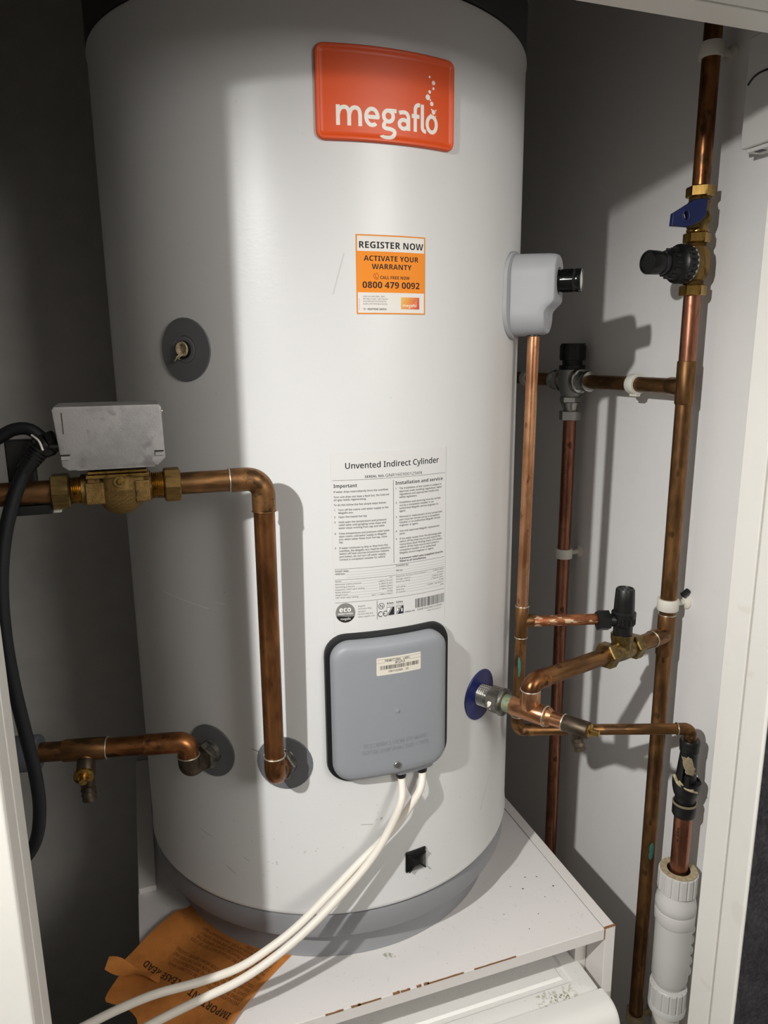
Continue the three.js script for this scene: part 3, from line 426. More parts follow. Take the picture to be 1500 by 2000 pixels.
// ---------------------------------------------------------------- the cylinder
const tank = thing('hot_water_cylinder', 'large white hot water cylinder with orange badge standing on the white worktop', 'water heater');
{
  const body = new THREE.LatheGeometry([[0.262, 0.957], [0.2705, 0.957], [0.2745, 0.9578], [0.2762, 0.9605], [0.2758, 0.964], [0.275, 0.968], [0.275, 1.2], [0.275, 1.5], [0.275, 1.8], [0.275, 1.984], [0.2762, 1.988], [0.2758, 1.991], [0.273, 1.993], [0.262, 1.993]].map(([a, b]) => new THREE.Vector2(a, b)), 160, -Math.PI);
  { const p = body.attributes.position, uv = body.attributes.uv; for (let i = 0; i < p.count; i++) uv.setY(i, THREE.MathUtils.clamp((p.getY(i) - 0.957) / 1.036, 0, 1)); }
  part('casing', toCreasedNormals(body, 0.7), M.tank, tank);
  part('top_cap', rev([[0.2, 1.985], [0.271, 1.985], [0.271, 1.9935], [0.2752, 1.9937], [0.2758, 1.997], [0.2755, 2.05], [0.272, 2.062], [0.25, 2.07], [0, 2.075]], V(0, 0, 0), V(0, 1, 0), 120), M.topCap, tank);
  part('base_band', rev([[0.2, 0.958], [0.2695, 0.958], [0.2695, 0.954], [0.2722, 0.9535], [0.2732, 0.951], [0.2728, 0.926], [0.271, 0.9215], [0.2, 0.9215]], V(0, 0, 0), V(0, 1, 0), 140), M.greyBase, tank);
  part('foot', rev([[0, 0.922], [0.2465, 0.922], [0.2465, 0.876], [0.2472, 0.8735], [0.2478, 0.8704], [0, 0.8704]], V(0, 0, 0), V(0, 1, 0), 120), M.greyBase, tank);
  const E = (t, b) => [[0, -0.0005], [0, t - b], [b * 0.3, t - b * 0.3], [b, t]];
  const badge = part('badge', plate(0.1498, 0.0858, 0.0085, [[0, -0.0005], [0, 0.003], [0.0012, 0.0046], [0.003, 0.0048], [0.0044, 0.0042], [0.0052, 0.0034]], onTank(1.8, 1.8885), true, 0.8), M.badge, tank, 'orange badge with white lettering');
  part('warranty_sticker', plate(0.0778, 0.0788, 0.0006, [[0, 0.0001], [0.0001, 0.0004]], onTank(2.15, 1.7196), true), M.sticker, tank, 'white and orange sticker');
  part('data_label', plate(0.1397, 0.208, 0.001, [[0, 0.0001], [0.0001, 0.0003]], onTank(2.05, 1.432), true), M.dataLabel, tank, 'pale label of printed instructions');
  // terminal cover
  const gk = part('terminal_gasket', plate(0.155, 0.1848, 0.026, [[0, -0.0005], [0, 0.003], [0.0015, 0.006], [0.005, 0.007], [0.012, 0.006], [0.014, 0.002], [0.03, 0.002]], onTank(0.9, 1.2364), false), M.blackRubber, tank, 'black rubber gasket');
  const cw = 0.1365, ch = 0.172, cover = part('terminal_cover', plate(cw, ch, 0.022, [[0, 0.001], [0.0002, 0.012], [0.0012, 0.0165], [0.0035, 0.0198], [0.007, 0.0215], [0.0125, 0.0222]], onTank(0.35, 1.2373), true, 0.9), M.greyPlastic, tank, 'grey plastic terminal cover');
  const face = (az, y) => (x, yy, h) => onTank(az, y)(x * R / (R + 0.022), yy, 0.0221 + h);
  for (const [s, y] of [['DISCONNECT FROM THE MAINS', 1.1950], ['BEFORE REMOVING THIS COVER', 1.1866]]) {
    const g = new TextGeometry(s, { font, size: 0.0052, depth: 0.0006, curveSegments: 3 }); g.computeBoundingBox(); const w = g.boundingBox.max.x - g.boundingBox.min.x, k = (s[0] === 'D' ? 0.0795 : 0.083) / w;
    g.translate(-w / 2 - g.boundingBox.min.x, 0, -0.0001); g.scale(k, 1, 1); part('lettering', remap(g, face(0.8, y)), M.greyPlastic, cover);
  }
  const sc = radial(0.95, 0.022, 1.1672), fd = radialDir(0.95);
  part('cover_screw', [rev([[0, 0], [0.0042, 0], [0.0042, 0.0016], [0.0036, 0.0022], [0, 0.0022]], sc, fd), box(-0.0005, 0.0005, -0.0038, 0.0038, 0.0021, 0.0025).applyQuaternion(aim(fd, V(0, 0, 1))).translate(sc.x, sc.y, sc.z)], M.screw, cover, 'slotted steel screw');
  part('moulding_pip', rev([[0, 0], [0.0035, 0], [0.003, 0.0006], [0.0014, 0.0006], [0.0012, 0.0016], [0, 0.0018]], radial(1.1, 0.0219, 1.2355), radialDir(1.1)), M.greyPlastic, cover);
  part('barcode_sticker', plate(0.0545, 0.0215, 0.0015, [[0, 0.0001], [0.0001, 0.0003]], (x, y, h) => face(1.55, 1.2935)(x, y, h), true), M.promo, cover, 'white barcode sticker');
  part('cable_entry', plate(0.05, 0.02, 0.006, [[0, 0.001], [0.0004, 0.012], [0.002, 0.0152], [0.005, 0.016]], onTank(6.3, 1.1555), true), M.greyPlastic, cover);
  for (const az of [2.9, 8.6]) part('cable_grommet', rev([[0, 0], [0.0064, 0], [0.0064, 0.004], [0.0056, 0.006], [0, 0.006]], radial(az, 0.0095, 1.1475), V(0, -1, 0)), M.black, cover);
  // pressed disc collars round the ports
  for (const [az, y, m, l] of [[-46, 1.6458, M.collar, 'dark grey collar above the motorised valve'], [-46, 1.168, M.collar, 'dark grey collar at the lower pipe'], [-25.7, 1.1672, M.collar, 'dark grey collar behind the vertical pipe'], [31.3, 1.204, M.navy, 'blue collar at the cold inlet']]) {
    const r = 0.0338;
    const c = part('port_collar', plate(2 * r, 2 * r, r, [[0, -0.0004], [0, 0.0012], [0.0005, 0.0018], [0.0186, 0.0018], [0.0195, 0.0010], [0.0205, 0.0018]], onTank(az, y), true, 0.5, 3), m, tank, l);
    if (y > 1.6) {
      part('sensor_socket', rev([[0.0095, 0], [0.0095, 0.003], [0.0088, 0.0032], [0.0082, 0.003], [0.0082, -0.001], [0, -0.001]], radial(az, 0.0016, y), radialDir(az)), M.black, c);
      part('torn_insulation', rev([[0, 0], [0.0078, 0], [0.0082, 0.003], [0.0076, 0.0055], [0.0055, 0.0048], [0.0046, 0.001], [0, 0.001]], radial(az, 0.001, y + 0.0008), radialDir(az), 14), M.cream, c, 'frayed cream sealing tape');
      part('loose_fibre', [[-0.009, -0.009, 0.004], [-0.012, -0.012, 0.003], [-0.004, -0.010, 0.005]].map(([x, yy, h], i) => sweep(spline([offTank(az, y)(-0.002 + i * 0.002, -0.004, 0.005), offTank(az, y)(x * 0.6, yy * 0.9, 0.009), offTank(az, y)(x, yy, h)], 12), 0.0006, 6)), M.cream, c);
    }
  }
  const mount = part('cable_tie_mount', plate(0.029, 0.0292, 0.002, [[0, 0.0002], [0, 0.0016], [0.002, 0.003], [0.008, 0.0055], [0.011, 0.006]], onTank(7.9, 1.0128), true, 0.3), M.blackGloss, tank, 'black square cable tie mount');
  for (const s of [-1, 1]) part('rib', remap(box(-0.0165, 0.0165, -0.0011, 0.0011, 0.0015, 0.0062, 0.0004).rotateZ(s * Math.PI / 4), (x, y, h) => onTank(7.9, 1.0128)(x, y, h)), M.blackGloss, mount);
  settle(tank);
}

// ---------------------------------------------------------------- pipework on the right-hand wall
const up = V(0, 1, 0), down = V(0, -1, 0), RX = 0.452, RZ = 0.2155, r22 = 0.011, r15 = 0.0075;
const unit = (a, b) => b.clone().sub(a).normalize();
const along = (a, d, t) => a.clone().addScaledVector(d, t);
const sleeve = (a, b, r, lip = 0.0007) => { const d = unit(a, b), L = a.distanceTo(b); return rev([[r - 0.002, 0], [r, 0], [r + lip, 0.0015], [r + lip, L - 0.0015], [r, L], [r - 0.002, L]], a, d, 36); };
function clip(at, dir, r, label, wallX = XR, mat = M.clipPlastic, peg = false) {          // hinged plastic clip on a stalk from the wall
  const t = thing('pipe_clip', label, 'pipe clip', 'pipe clips on the right wall');
  const h = 0.0085, d = dir.clone().normalize();
  part('clip_band', rev([[r + 0.0002, -h], [r + 0.0034, -h], [r + 0.004, -h + 0.001], [r + 0.004, h - 0.001], [r + 0.0034, h], [r + 0.0002, h], [r + 0.0002, -h]], at, d, 36), mat, t);
  const s = V(1, 0, 0), a = along(at, s, r + 0.003), w = V(wallX - 0.0002, at.y, at.z);
  const side = d.clone().cross(s).normalize();
  part('clip_catch', new RoundedBoxGeometry(0.009, 0.015, 0.006, 2, 0.001).applyQuaternion(new THREE.Quaternion().setFromRotationMatrix(new THREE.Matrix4().makeBasis(s, d, s.clone().cross(d)))).translate(...along(at, side, d.y > 0.5 ? r + 0.004 : -r - 0.004).toArray()), mat, t);
  part('stalk', rev([[0.0065, 0], [0.0042, 0.004], [0.0042, Math.max(0.005, a.distanceTo(w) - 0.005)], [0.0105, a.distanceTo(w) - 0.0025], [0.0105, a.distanceTo(w)], [0, a.distanceTo(w)]], a, s, 28), mat, t);
  if (peg) part('fixing_plug', rod(V(wallX - 0.012, at.y + 0.012, at.z + 0.004), V(wallX - 0.002, at.y + 0.018, at.z + 0.004), 0.0042, 16), M.black, t, 'black fixing plug');
  settle(t); return t;
}
{ // rising main above the valves
  const t = thing('copper_pipe', 'dark copper pipe rising from the blue-handled valve to the ceiling', 'pipe');
  part('pipe', rod(V(RX, 1.838, RZ), V(RX, TOP, RZ), r22), M.copper, t);
  settle(t);
}
{ // lower riser with its two tees
  const t = thing('copper_pipe', 'tall copper pipe on the right wall below the black pressure reducing valve', 'pipe');
  part('pipe', rod(V(RX, 1.624, RZ), V(RX, 1.716, RZ), r22), M.copperRed, t);
  part('pipe', rod(V(RX, 1.262, RZ), V(RX, 1.572, RZ), r22), M.copperDull, t);
  part('pipe', rod(V(RX, 0.0, RZ), V(RX, 1.21, RZ), r22), M.copperDull, t);
  const A = part('tee', [sleeve(V(RX, 1.5685, RZ), V(RX, 1.6265, RZ), 0.0118), sleeve(V(RX, 1.592, RZ - 0.03), V(RX, 1.592, RZ - 0.004), 0.0118)], M.copperDull, t);
  const cdir = V(0.181 - RX, 0.006, 0.297 - RZ).normalize(), c0 = V(RX, 1.236, RZ);
  const B = part('tee', [sleeve(V(RX, 1.205, RZ), V(RX, 1.267, RZ), 0.0118), sleeve(along(c0, cdir, 0.004), along(c0, cdir, 0.033), 0.0118)], M.copperDull, t);
  part('solder_ring', ring(V(RX, 1.2672, RZ), up, 0.0114, 0.0009), M.solder, B); part('solder_ring', ring(along(c0, cdir, 0.033), cdir, 0.0116, 0.001), M.solder, B);
  part('flux_stain', [[0, 0, 0.0038], [0.0008, -0.006, 0.003], [-0.0006, -0.012, 0.0034], [0.0006, 0.004, 0.0028]].map(([x, y, s]) => { const g = new THREE.SphereGeometry(s, 14, 10); g.scale(1, 2.2, 0.3); g.applyQuaternion(aim(V(-0.35, 0, 0.94), V(0, 0, 1))); g.translate(RX - 0.0036 + x, 0.888 + y, RZ + 0.0104); return g; }), M.verdigris, t, 'green flux stain');
  settle(t);
}
clip(V(RX, 1.2825, RZ), up, r22, 'bright white pipe clip on the tall riser just above its lower tee', XR, M.clipPlastic, true);
clip(V(RX, 2.0005, RZ), up, r22, 'white pipe clip on the dark riser near the top of the cupboard');
clip(V(RX, 0.563, RZ), up, r22, 'dirty cobwebbed pipe clip low on the tall riser beside the white waste valve', XR, M.cream);
{ // ball valve with blue handle
  const t = thing('isolating_valve', 'brass isolating valve with a blue butterfly handle on the riser', 'valve'), a = (y) => V(RX, y, RZ);
  part('compression_nut', hexNut(a(1.845), down, 0.0305, 0.0135, 0.25), M.brass, t);
  part('body', [threads(a(1.8315), down, 0.0138, 0.006), rev([[0, 0], [0.0142, 0], [0.0146, 0.003], [0.0132, 0.006], [0.0138, 0.014], [0.0162, 0.019], [0.0165, 0.024], [0.014, 0.03], [0.0125, 0.034], [0, 0.034]], a(1.8262), down)], M.brassDark, t);
  part('union', [rev([[0, 0], [0.0128, 0], [0.0138, 0.0015], [0.0138, 0.004], [0.0128, 0.005], [0, 0.005]], a(1.7935), down)], M.brass, t);
  const s = V(-0.34, 0, 0.94).normalize(), L = V(-0.945, 0, -0.328), k = 0.00069, h = new THREE.Shape();
  [[1363, 404], [1343, 405], [1323, 417], [1305, 428], [1304, 446], [1334, 448], [1352, 440], [1362, 430]].forEach(([x, y], i) => h[i ? 'lineTo' : 'moveTo']((1366 - x) * k, (428 - y) * k)); h.closePath();
  const hole = new THREE.Path(); hole.absellipse((1366 - 1327) * k, (428 - 431) * k, 0.0024, 0.0062, 0, 6.2832, true, -0.3); h.holes.push(hole);
  let g = new THREE.ExtrudeGeometry(h, { depth: 0.0065, bevelEnabled: true, bevelSize: 0.0015, bevelThickness: 0.0015, bevelSegments: 3 });
  g = toCreasedNormals(g, 0.6); g.applyMatrix4(new THREE.Matrix4().makeBasis(L, V(0, 1, 0), L.clone().cross(V(0, 1, 0))));
  const f = L.clone().cross(V(0, 1, 0)); const o = along(V(RX, 1.8075, RZ), f, f.dot(s) > 0 ? 0.018 : -0.026); g.translate(o.x, o.y, o.z);
  const hub = L.clone().multiplyScalar((1366 - 1327) * k).add(V(0, (428 - 431) * k, 0)), fo = f.clone().multiplyScalar(f.dot(s) > 0 ? 1 : -1);
  const Hd = part('handle', g, M.blue, t, 'blue plastic butterfly handle'); { const tg = new THREE.TorusGeometry(0.0052, 0.0016, 10, 28); tg.scale(0.8, 1.35, 1); tg.applyQuaternion(new THREE.Quaternion().setFromRotationMatrix(new THREE.Matrix4().makeBasis(V(0, 1, 0).cross(fo), V(0, 1, 0), fo))); const c = along(o.clone().add(hub), f, f.dot(s) > 0 ? 0.0078 : -0.0013); tg.translate(c.x, c.y, c.z); part('handle_hub', tg, M.blue, Hd); }
  part('stem', rod(V(RX, 1.8075, RZ), along(V(RX, 1.8075, RZ), s, 0.019), 0.006, 20), M.brassDark, t); settle(t);
}
{ // pressure reducing valve
  const t = thing('pressure_reducing_valve', 'brass pressure reducing valve with a black adjusting knob pointing left', 'valve'), a = (y) => V(RX, y, RZ), y0 = 1.7495;
  part('union_nut', hexNut(a(1.7885), down, 0.0295, 0.0125, 0.1), M.brass, t);
  part('body', [threads(a(1.776), down, 0.0132, 0.005), rev([[0, 0], [0.0128, 0], [0.0168, 0.006], [0.0182, 0.014], [0.0182, 0.03], [0.0165, 0.037], [0.0125, 0.042], [0, 0.042]], a(1.7715), down), rev([[0, 0], [0.0215, 0.0], [0.0215, 0.014], [0, 0.014]], V(RX - 0.018, y0, RZ), V(1, 0, 0)), threads(a(1.7295), down, 0.0132, 0.0058)], M.brassCast, t);
  part('compression_nut', hexNut(a(1.7237), down, 0.0295, 0.0135, 0.1), M.brass, t);
  const ax = V(-1, 0.01, 0.03).normalize(), at = V(RX - 0.014, y0, RZ);
  const bn = part('bonnet', rev([[0, 0], [0.0235, 0], [0.0238, 0.002], [0.0238, 0.007], [0.0228, 0.0085], [0.0228, 0.010], [0.0238, 0.0115], [0.0238, 0.0155], [0.021, 0.0175], [0.0185, 0.0215], [0.0178, 0.03], [0.0158, 0.0345], [0, 0.0345]], at, ax, 40), M.black, t, 'black ribbed bonnet');
  const ribs = []; for (let i = 0; i < 14; i++) { const q = new RoundedBoxGeometry(0.0026, 0.009, 0.002, 2, 0.0006); q.translate(0, 0.026, 0.0183); q.rotateY((i / 14) * 6.2832); q.applyQuaternion(aim(ax)); q.translate(at.x, at.y, at.z); ribs.push(q); }
  part('grip_rib', ribs, M.black, bn);
  const r2 = []; for (let i = 0; i < 22; i++) { const q = new RoundedBoxGeometry(0.004, 0.013, 0.0022, 2, 0.0006); q.translate(0, 0.008, 0.0235); q.rotateY((i / 22) * 6.2832); q.applyQuaternion(aim(ax)); q.translate(at.x, at.y, at.z); r2.push(q); }
  part('locking_rib', r2, M.black, bn);
  part('adjusting_knob', rev([[0, 0.033], [0.0142, 0.033], [0.0142, 0.0405], [0.0128, 0.0412], [0.0128, 0.0452], [0.0146, 0.0462], [0.0148, 0.0615], [0.0138, 0.0632], [0.0122, 0.0632], [0.0118, 0.0615], [0, 0.0615]], at, ax, 40), M.black, t, 'black adjusting knob');
  part('printed_line', [ring(along(at, ax, 0.0008), ax, 0.0238, 0.0003), ring(along(at, ax, 0.0022), ax, 0.0239, 0.0003)], M.whitePlastic, bn);
  settle(t);
}
{ // thermostatic mixing valve
  const t = thing('mixing_valve', 'silver mixing valve with a black cap behind the thin discharge pipe', 'valve'), Y = 1.592, Z = -0.055, a = (y) => V(RX, y, Z);
  part('body', [rev([[0, 0], [0.0222, 0], [0.0226, 0.0015], [0.0218, 0.022], [0.0195, 0.036], [0.0155, 0.045], [0, 0.045]], a(1.6105), down), rev([[0, 0], [0.0165, 0.0], [0.0165, 0.024], [0, 0.024]], V(RX, Y, Z), V(0, 0, 1)), rev([[0, 0], [0.0165, 0.0], [0.0165, 0.024], [0, 0.024]], V(RX, Y, Z), V(0, 0, -1))], M.nickelCast, t);
  part('temperature_cap', rev([[0, 0], [0.0218, 0], [0.0218, 0.0065], [0.0168, 0.0066], [0.0168, 0.0145], [0.0208, 0.0148], [0.0216, 0.018], [0.0208, 0.04], [0.0196, 0.0425], [0, 0.0428]], a(1.611), up, 40), M.black, t, 'black ribbed cap');
  const ribs = []; for (let i = 0; i < 16; i++) { const q = new RoundedBoxGeometry(0.003, 0.02, 0.0015, 2, 0.0005); q.translate(0, 1.64, 0.021); q.rotateY((i / 16) * 6.2832); q.translate(RX, 0, Z); ribs.push(q); }
  part('cap_rib', ribs, M.black, t);
  for (const s of [-1, 1]) {
    const d = V(0, 0, s);
    part('outlet_collar', rev([[0, 0.02], [0.0205, 0.02], [0.0208, 0.022], [0.0195, 0.029], [0.0165, 0.0305], [0, 0.0305]], V(RX, Y, Z), d), M.nickel, t);
    part('outlet_nut', hexNut(V(RX, Y, Z + s * 0.0305), d, 0.0305, 0.0155, 0.4), M.nickel, t);
    part('outlet_ring', rev([[0, 0], [0.0172, 0], [0.0176, 0.002], [0.0164, 0.008], [0.0118, 0.0085], [0, 0.0085]], V(RX, Y, Z + s * 0.046), d), M.nickel, t);
  }
  part('bottom_union', [hexNut(a(1.5655), down, 0.032, 0.0105, 0.2), rev([[0, 0], [0.0165, 0], [0.0125, 0.009], [0.0118, 0.0135], [0, 0.0135]], a(1.555), down)], M.nickel, t);
  part('compression_nut', hexNut(a(1.5415), down, 0.0318, 0.0165, 0.28), M.nickel, t);
  settle(t);
}
{
  const t = thing('copper_pipe', 'reddish copper pipe in the shade running down from the mixing valve', 'pipe');
  part('pipe', rod(V(RX, 0, -0.055), V(RX, 1.53, -0.055), r22), M.copperRed, t); settle(t);
  const b = thing('copper_pipe', 'short horizontal copper pipe linking the mixing valve to the riser', 'pipe');
  part('pipe', rod(V(RX, 1.592, -0.006), V(RX, 1.592, RZ - 0.022), r22), M.copperDull, b); settle(b);
  const c = thing('copper_pipe', 'dark horizontal copper pipe going behind the cylinder from the mixing valve', 'pipe');
  part('pipe', rod(V(RX, 1.592, ZB), V(RX, 1.592, -0.104), r22), M.copperDull, c); settle(c);
  clip(V(RX, 1.592, 0.112), V(0, 0, 1), r22, 'white pipe clip on the short horizontal pipe right of the mixing valve');
  clip(V(RX, 1.592, -0.2), V(0, 0, 1), r22, 'white pipe clip half hidden behind the thin discharge pipe');
  clip(V(RX, 1.2885, -0.055), up, r22, 'white pipe clip on the shaded red copper pipe behind');
}

// ---------------------------------------------------------------- temperature relief valve and discharge
const D0 = V(0.2215, 1.664, 0.2065), D1 = V(0.2145, 1.1255, 0.2095), DT = V(0.445, 1.1165, 0.288);
{
  const t = thing('relief_valve', 'grey relief valve housing with a black knob on the side of the cylinder', 'valve'), az = 47, m = offTank(az, 1.708);
  const step = (x, y, h) => m(x, y, h > 0.02 ? h * (0.8 + 0.2 * sm(-0.022, -0.006, y)) : h);
  part('flange', plate(0.078, 0.105, 0.036, [[0, -0.01], [0, 0.0035], [0.0008, 0.0048], [0.006, 0.006]], (x, y, h) => { const q = onTank(az, 1.708)(x, y, h); return q; }, true), M.greyCap, t);
  part('housing', plate(0.06, 0.0985, 0.027, [[0, -0.006], [0.0006, 0.02], [0.001, 0.03], [0.0016, 0.045], [0.0022, 0.0515], [0.0038, 0.0555], [0.0065, 0.0568]], step, true, 0.7), M.greyCap, t);
  const kn = m(0, 0.0155, 0.0555), kd = radialDir(az);
  const k = part('knob', rev([[0, 0], [0.0162, 0], [0.0162, 0.002], [0.0132, 0.0024], [0.0129, 0.004], [0.0129, 0.0185], [0.0135, 0.0195], [0.0135, 0.0263], [0.0129, 0.0276], [0.0106, 0.0276], [0.0106, 0.0264], [0, 0.0264]], kn, kd, 48), M.blackGloss, t, 'black knurled knob');
  const ribs = []; for (let i = 0; i < 40; i++) { const q = new THREE.BoxGeometry(0.0011, 0.014, 0.0009); q.translate(0, 0.0112, 0.0131); q.rotateY((i / 40) * 6.2832); q.applyQuaternion(aim(kd)); q.translate(kn.x, kn.y, kn.z); ribs.push(q); }
  part('knurling', ribs, M.blackGloss, k); part('knob_disc', rev([[0, 0.0265], [0.0103, 0.0265], [0.0101, 0.027], [0, 0.027]], kn, kd), M.whitePlastic, k, 'white disc');
  const em = []; for (let i = 0; i < 9; i++) { const q = new THREE.BoxGeometry(0.0012, rr(0.002, 0.0035), 0.0006); const a = (i / 9) * 6.28; em.push(remap(q.rotateZ(a).translate(0.004 + Math.cos(a) * 0.0068, -0.031 + Math.sin(a) * 0.0085, 0), (x, y, h) => m(x, y, 0.0455 + h))); }
  part('moulded_mark', em, M.greyCap, t);
  part('outlet_ring', rev([[0, 0], [0.0095, 0], [0.0095, 0.003], [0, 0.003]], V(D0.x, 1.659, D0.z), up), M.black, t); settle(t);
}
{
  const t = thing('discharge_pipe', 'thin copper discharge pipe from the relief valve round to the tundish', 'pipe');
  const dd = unit(D1, D0), tee = along(D0, unit(D0, D1), (1.664 - 1.285)), e2 = V(DT.x, DT.y + 0.008, DT.z), hd = unit(D1, e2);
  part('pipe', rod(D0, along(tee, dd, 0.014), r15), M.copperBright, t, 'bright upper length');
  part('pipe', rod(along(tee, dd, -0.014), along(D1, dd, 0.022), r15), M.copperDull, t);
  const T = part('tee', [sleeve(along(tee, dd, -0.022), along(tee, dd, 0.022), 0.0081), sleeve(along(tee, V(1, 0, 0.09).normalize(), 0.003), along(tee, V(1, 0, 0.09).normalize(), 0.02), 0.0081)], M.copperDull, t);
  part('solder_ring', ring(along(tee, dd, 0.022), dd, 0.0084, 0.0009), M.solder, T); part('solder_ring', ring(along(tee, dd, -0.022), dd, 0.0084, 0.0008), M.solder, T);
  const br = V(0.353, 1.283, 0.24), bd = unit(tee, br);
  part('pipe', rod(along(tee, bd, 0.016), along(br, bd, -0.034), r15), M.copperFlux, t, 'flux-spotted branch');
  const E1 = part('elbow', elbow(D1, dd, hd, 0.0083, 0.022, 0.012), M.copperDull, t); part('solder_ring', ring(along(D1, dd, 0.022), dd, 0.0084, 0.001), M.solder, E1);
  part('pipe', rod(along(D1, hd, 0.02), along(e2, hd, -0.018), r15), M.copperDull, t);
  const E2 = part('elbow', elbow(e2, hd.clone().negate(), down, 0.0083, 0.02, 0.014), M.copperDull, t); part('solder_ring', ring(along(e2, hd, -0.02), hd, 0.0084, 0.0008), M.solder, E2);
  part('flux_stain', [[0, 0], [0.0007, -0.006], [-0.0006, 0.005], [0.0001, -0.012]].map(([x, y], i) => { const g = new THREE.SphereGeometry(0.0022 - i * 0.0002, 12, 8); g.scale(1, 3.6, 0.3); g.applyQuaternion(aim(V(-0.5, 0, 0.86), V(0, 0, 1))); g.translate(D1.x - 0.0035 + x, 1.226 + y, D1.z + 0.0067); return g; }), M.verdigris, t, 'green flux stain');
  settle(t);
}
{ // tundish
  const t = thing('tundish', 'black plastic tundish with peeling cream sealant on the right wall', 'tundish'), X = 0.445, Z = 0.288, a = (y) => V(X, y, Z), face = V(-0.6, 0, 0.8);
  part('inlet_collar', rev([[0.0085, 0], [0.0128, 0], [0.0138, 0.002], [0.0138, 0.007], [0.0128, 0.008], [0.0132, 0.0095], [0.0132, 0.017], [0.0118, 0.019], [0.0118, 0.023], [0, 0.023]], a(1.1085), down), M.black, t);
  const arc = (y0, y1, r0, r1, a0, a1) => { const g = new THREE.CylinderGeometry(r1, r0, y1 - y0, 16, 1, true, a0, a1 - a0), h = new THREE.CylinderGeometry(r1 - 0.002, r0 - 0.002, y1 - y0, 16, 1, true, a0, a1 - a0); { const q = h.index.array; for (let i = 0; i < q.length; i += 3) { const s = q[i]; q[i] = q[i + 1]; q[i + 1] = s; } const n = h.attributes.normal; for (let i = 0; i < n.count; i++) n.setXYZ(i, -n.getX(i), -n.getY(i), -n.getZ(i)); } const m = mergeGeometries([g, h].map(clean)); m.translate(X, (y0 + y1) / 2, Z); return m; };
  part('window_wall', [arc(1.034, 1.088, 0.0128, 0.0118, -0.45, 1.75), arc(1.034, 1.088, 0.0165, 0.0118, 2.6, 5.1)], M.black, t);
  part('cup', rev([[0, 0.002], [0.0165, 0.002], [0.0175, 0], [0.0192, 0.0], [0.0192, 0.004], [0.0184, 0.012], [0.0165, 0.02], [0.0138, 0.026], [0.0138, 0.036], [0, 0.036]], a(1.045), down), M.black, t);
  part('outlet_collar', rev([[0, 0], [0.0152, 0], [0.0162, 0.002], [0.0162, 0.018], [0.015, 0.0205], [0, 0.0205]], a(1.0105), down), M.black, t);
  part('hemp_wrap', [sweep(fillet([V(X - 0.0155, 1.052, Z - 0.008), V(X - 0.018, 1.044, Z + 0.004), V(X - 0.009, 1.040, Z + 0.0175), V(X + 0.002, 1.036, Z + 0.0195)], 0.012), (u) => 0.0024 - 0.001 * u, 8), sweep(spline([V(X - 0.0155, 1.048, Z + 0.002), V(X - 0.0128, 1.042, Z + 0.013), V(X - 0.004, 1.041, Z + 0.018)], 14), 0.0016, 8), sweep(spline([V(X + 0.013, 1.043, Z + 0.0125), V(X + 0.0165, 1.04, Z + 0.0085)], 8), 0.002, 8), ring(a(1.0108), up, 0.0158, 0.0008), ring(a(1.0092), up, 0.0162, 0.0006)], M.cream, t, 'torn cream jointing tape');
  const sp = new THREE.PlaneGeometry(1, 1, 18, 26); {                // paper torn at its edges, wrapped on the neck
    const p = sp.attributes.position; for (let i = 0; i < p.count; i++) { const u = p.getX(i), w = p.getY(i), k = 0.62 + 0.75 * tileNoise(u * 5 + 20, w * 6 + 20, 64, 5), d = Math.hypot(u, w) * 2, an = -0.62 + u * 1.15 * k - w * 0.75, r = 0.0132 + 0.0012 * tileNoise(u * 6 + 9, w * 8 + 9, 64, 8) - 0.0012 * sm(0.7, 1.2, d); p.setXYZ(i, X + r * Math.sin(an), 1.073 + w * 0.026 * (0.8 + 0.4 * tileNoise(u * 7 + 3, 2.5, 64, 6)), Z + r * Math.cos(an)); } sp.computeVertexNormals(); }
  part('peeling_label', sp, M.cream2, t, 'peeling cream paper'); settle(t);
}
{
  const t = thing('copper_pipe', 'short copper pipe between the black tundish and the white waste valve', 'pipe');
  part('pipe', rod(V(0.445, 0.86, 0.288), V(0.445, 0.992, 0.288), 0.0125), M.copperRed, t);
  part('ink_mark', [0.972, 0.967, 0.962, 0.954].map((y, i) => { const g = new THREE.SphereGeometry(0.0014, 8, 6); g.scale(1, 1.8, 0.3); g.applyQuaternion(aim(V(-0.92, 0, 0.4), V(0, 0, 1))); g.translate(0.445 - 0.0116, y, 0.288 + 0.0047); return g; }), M.paintMarks, t); settle(t);
}
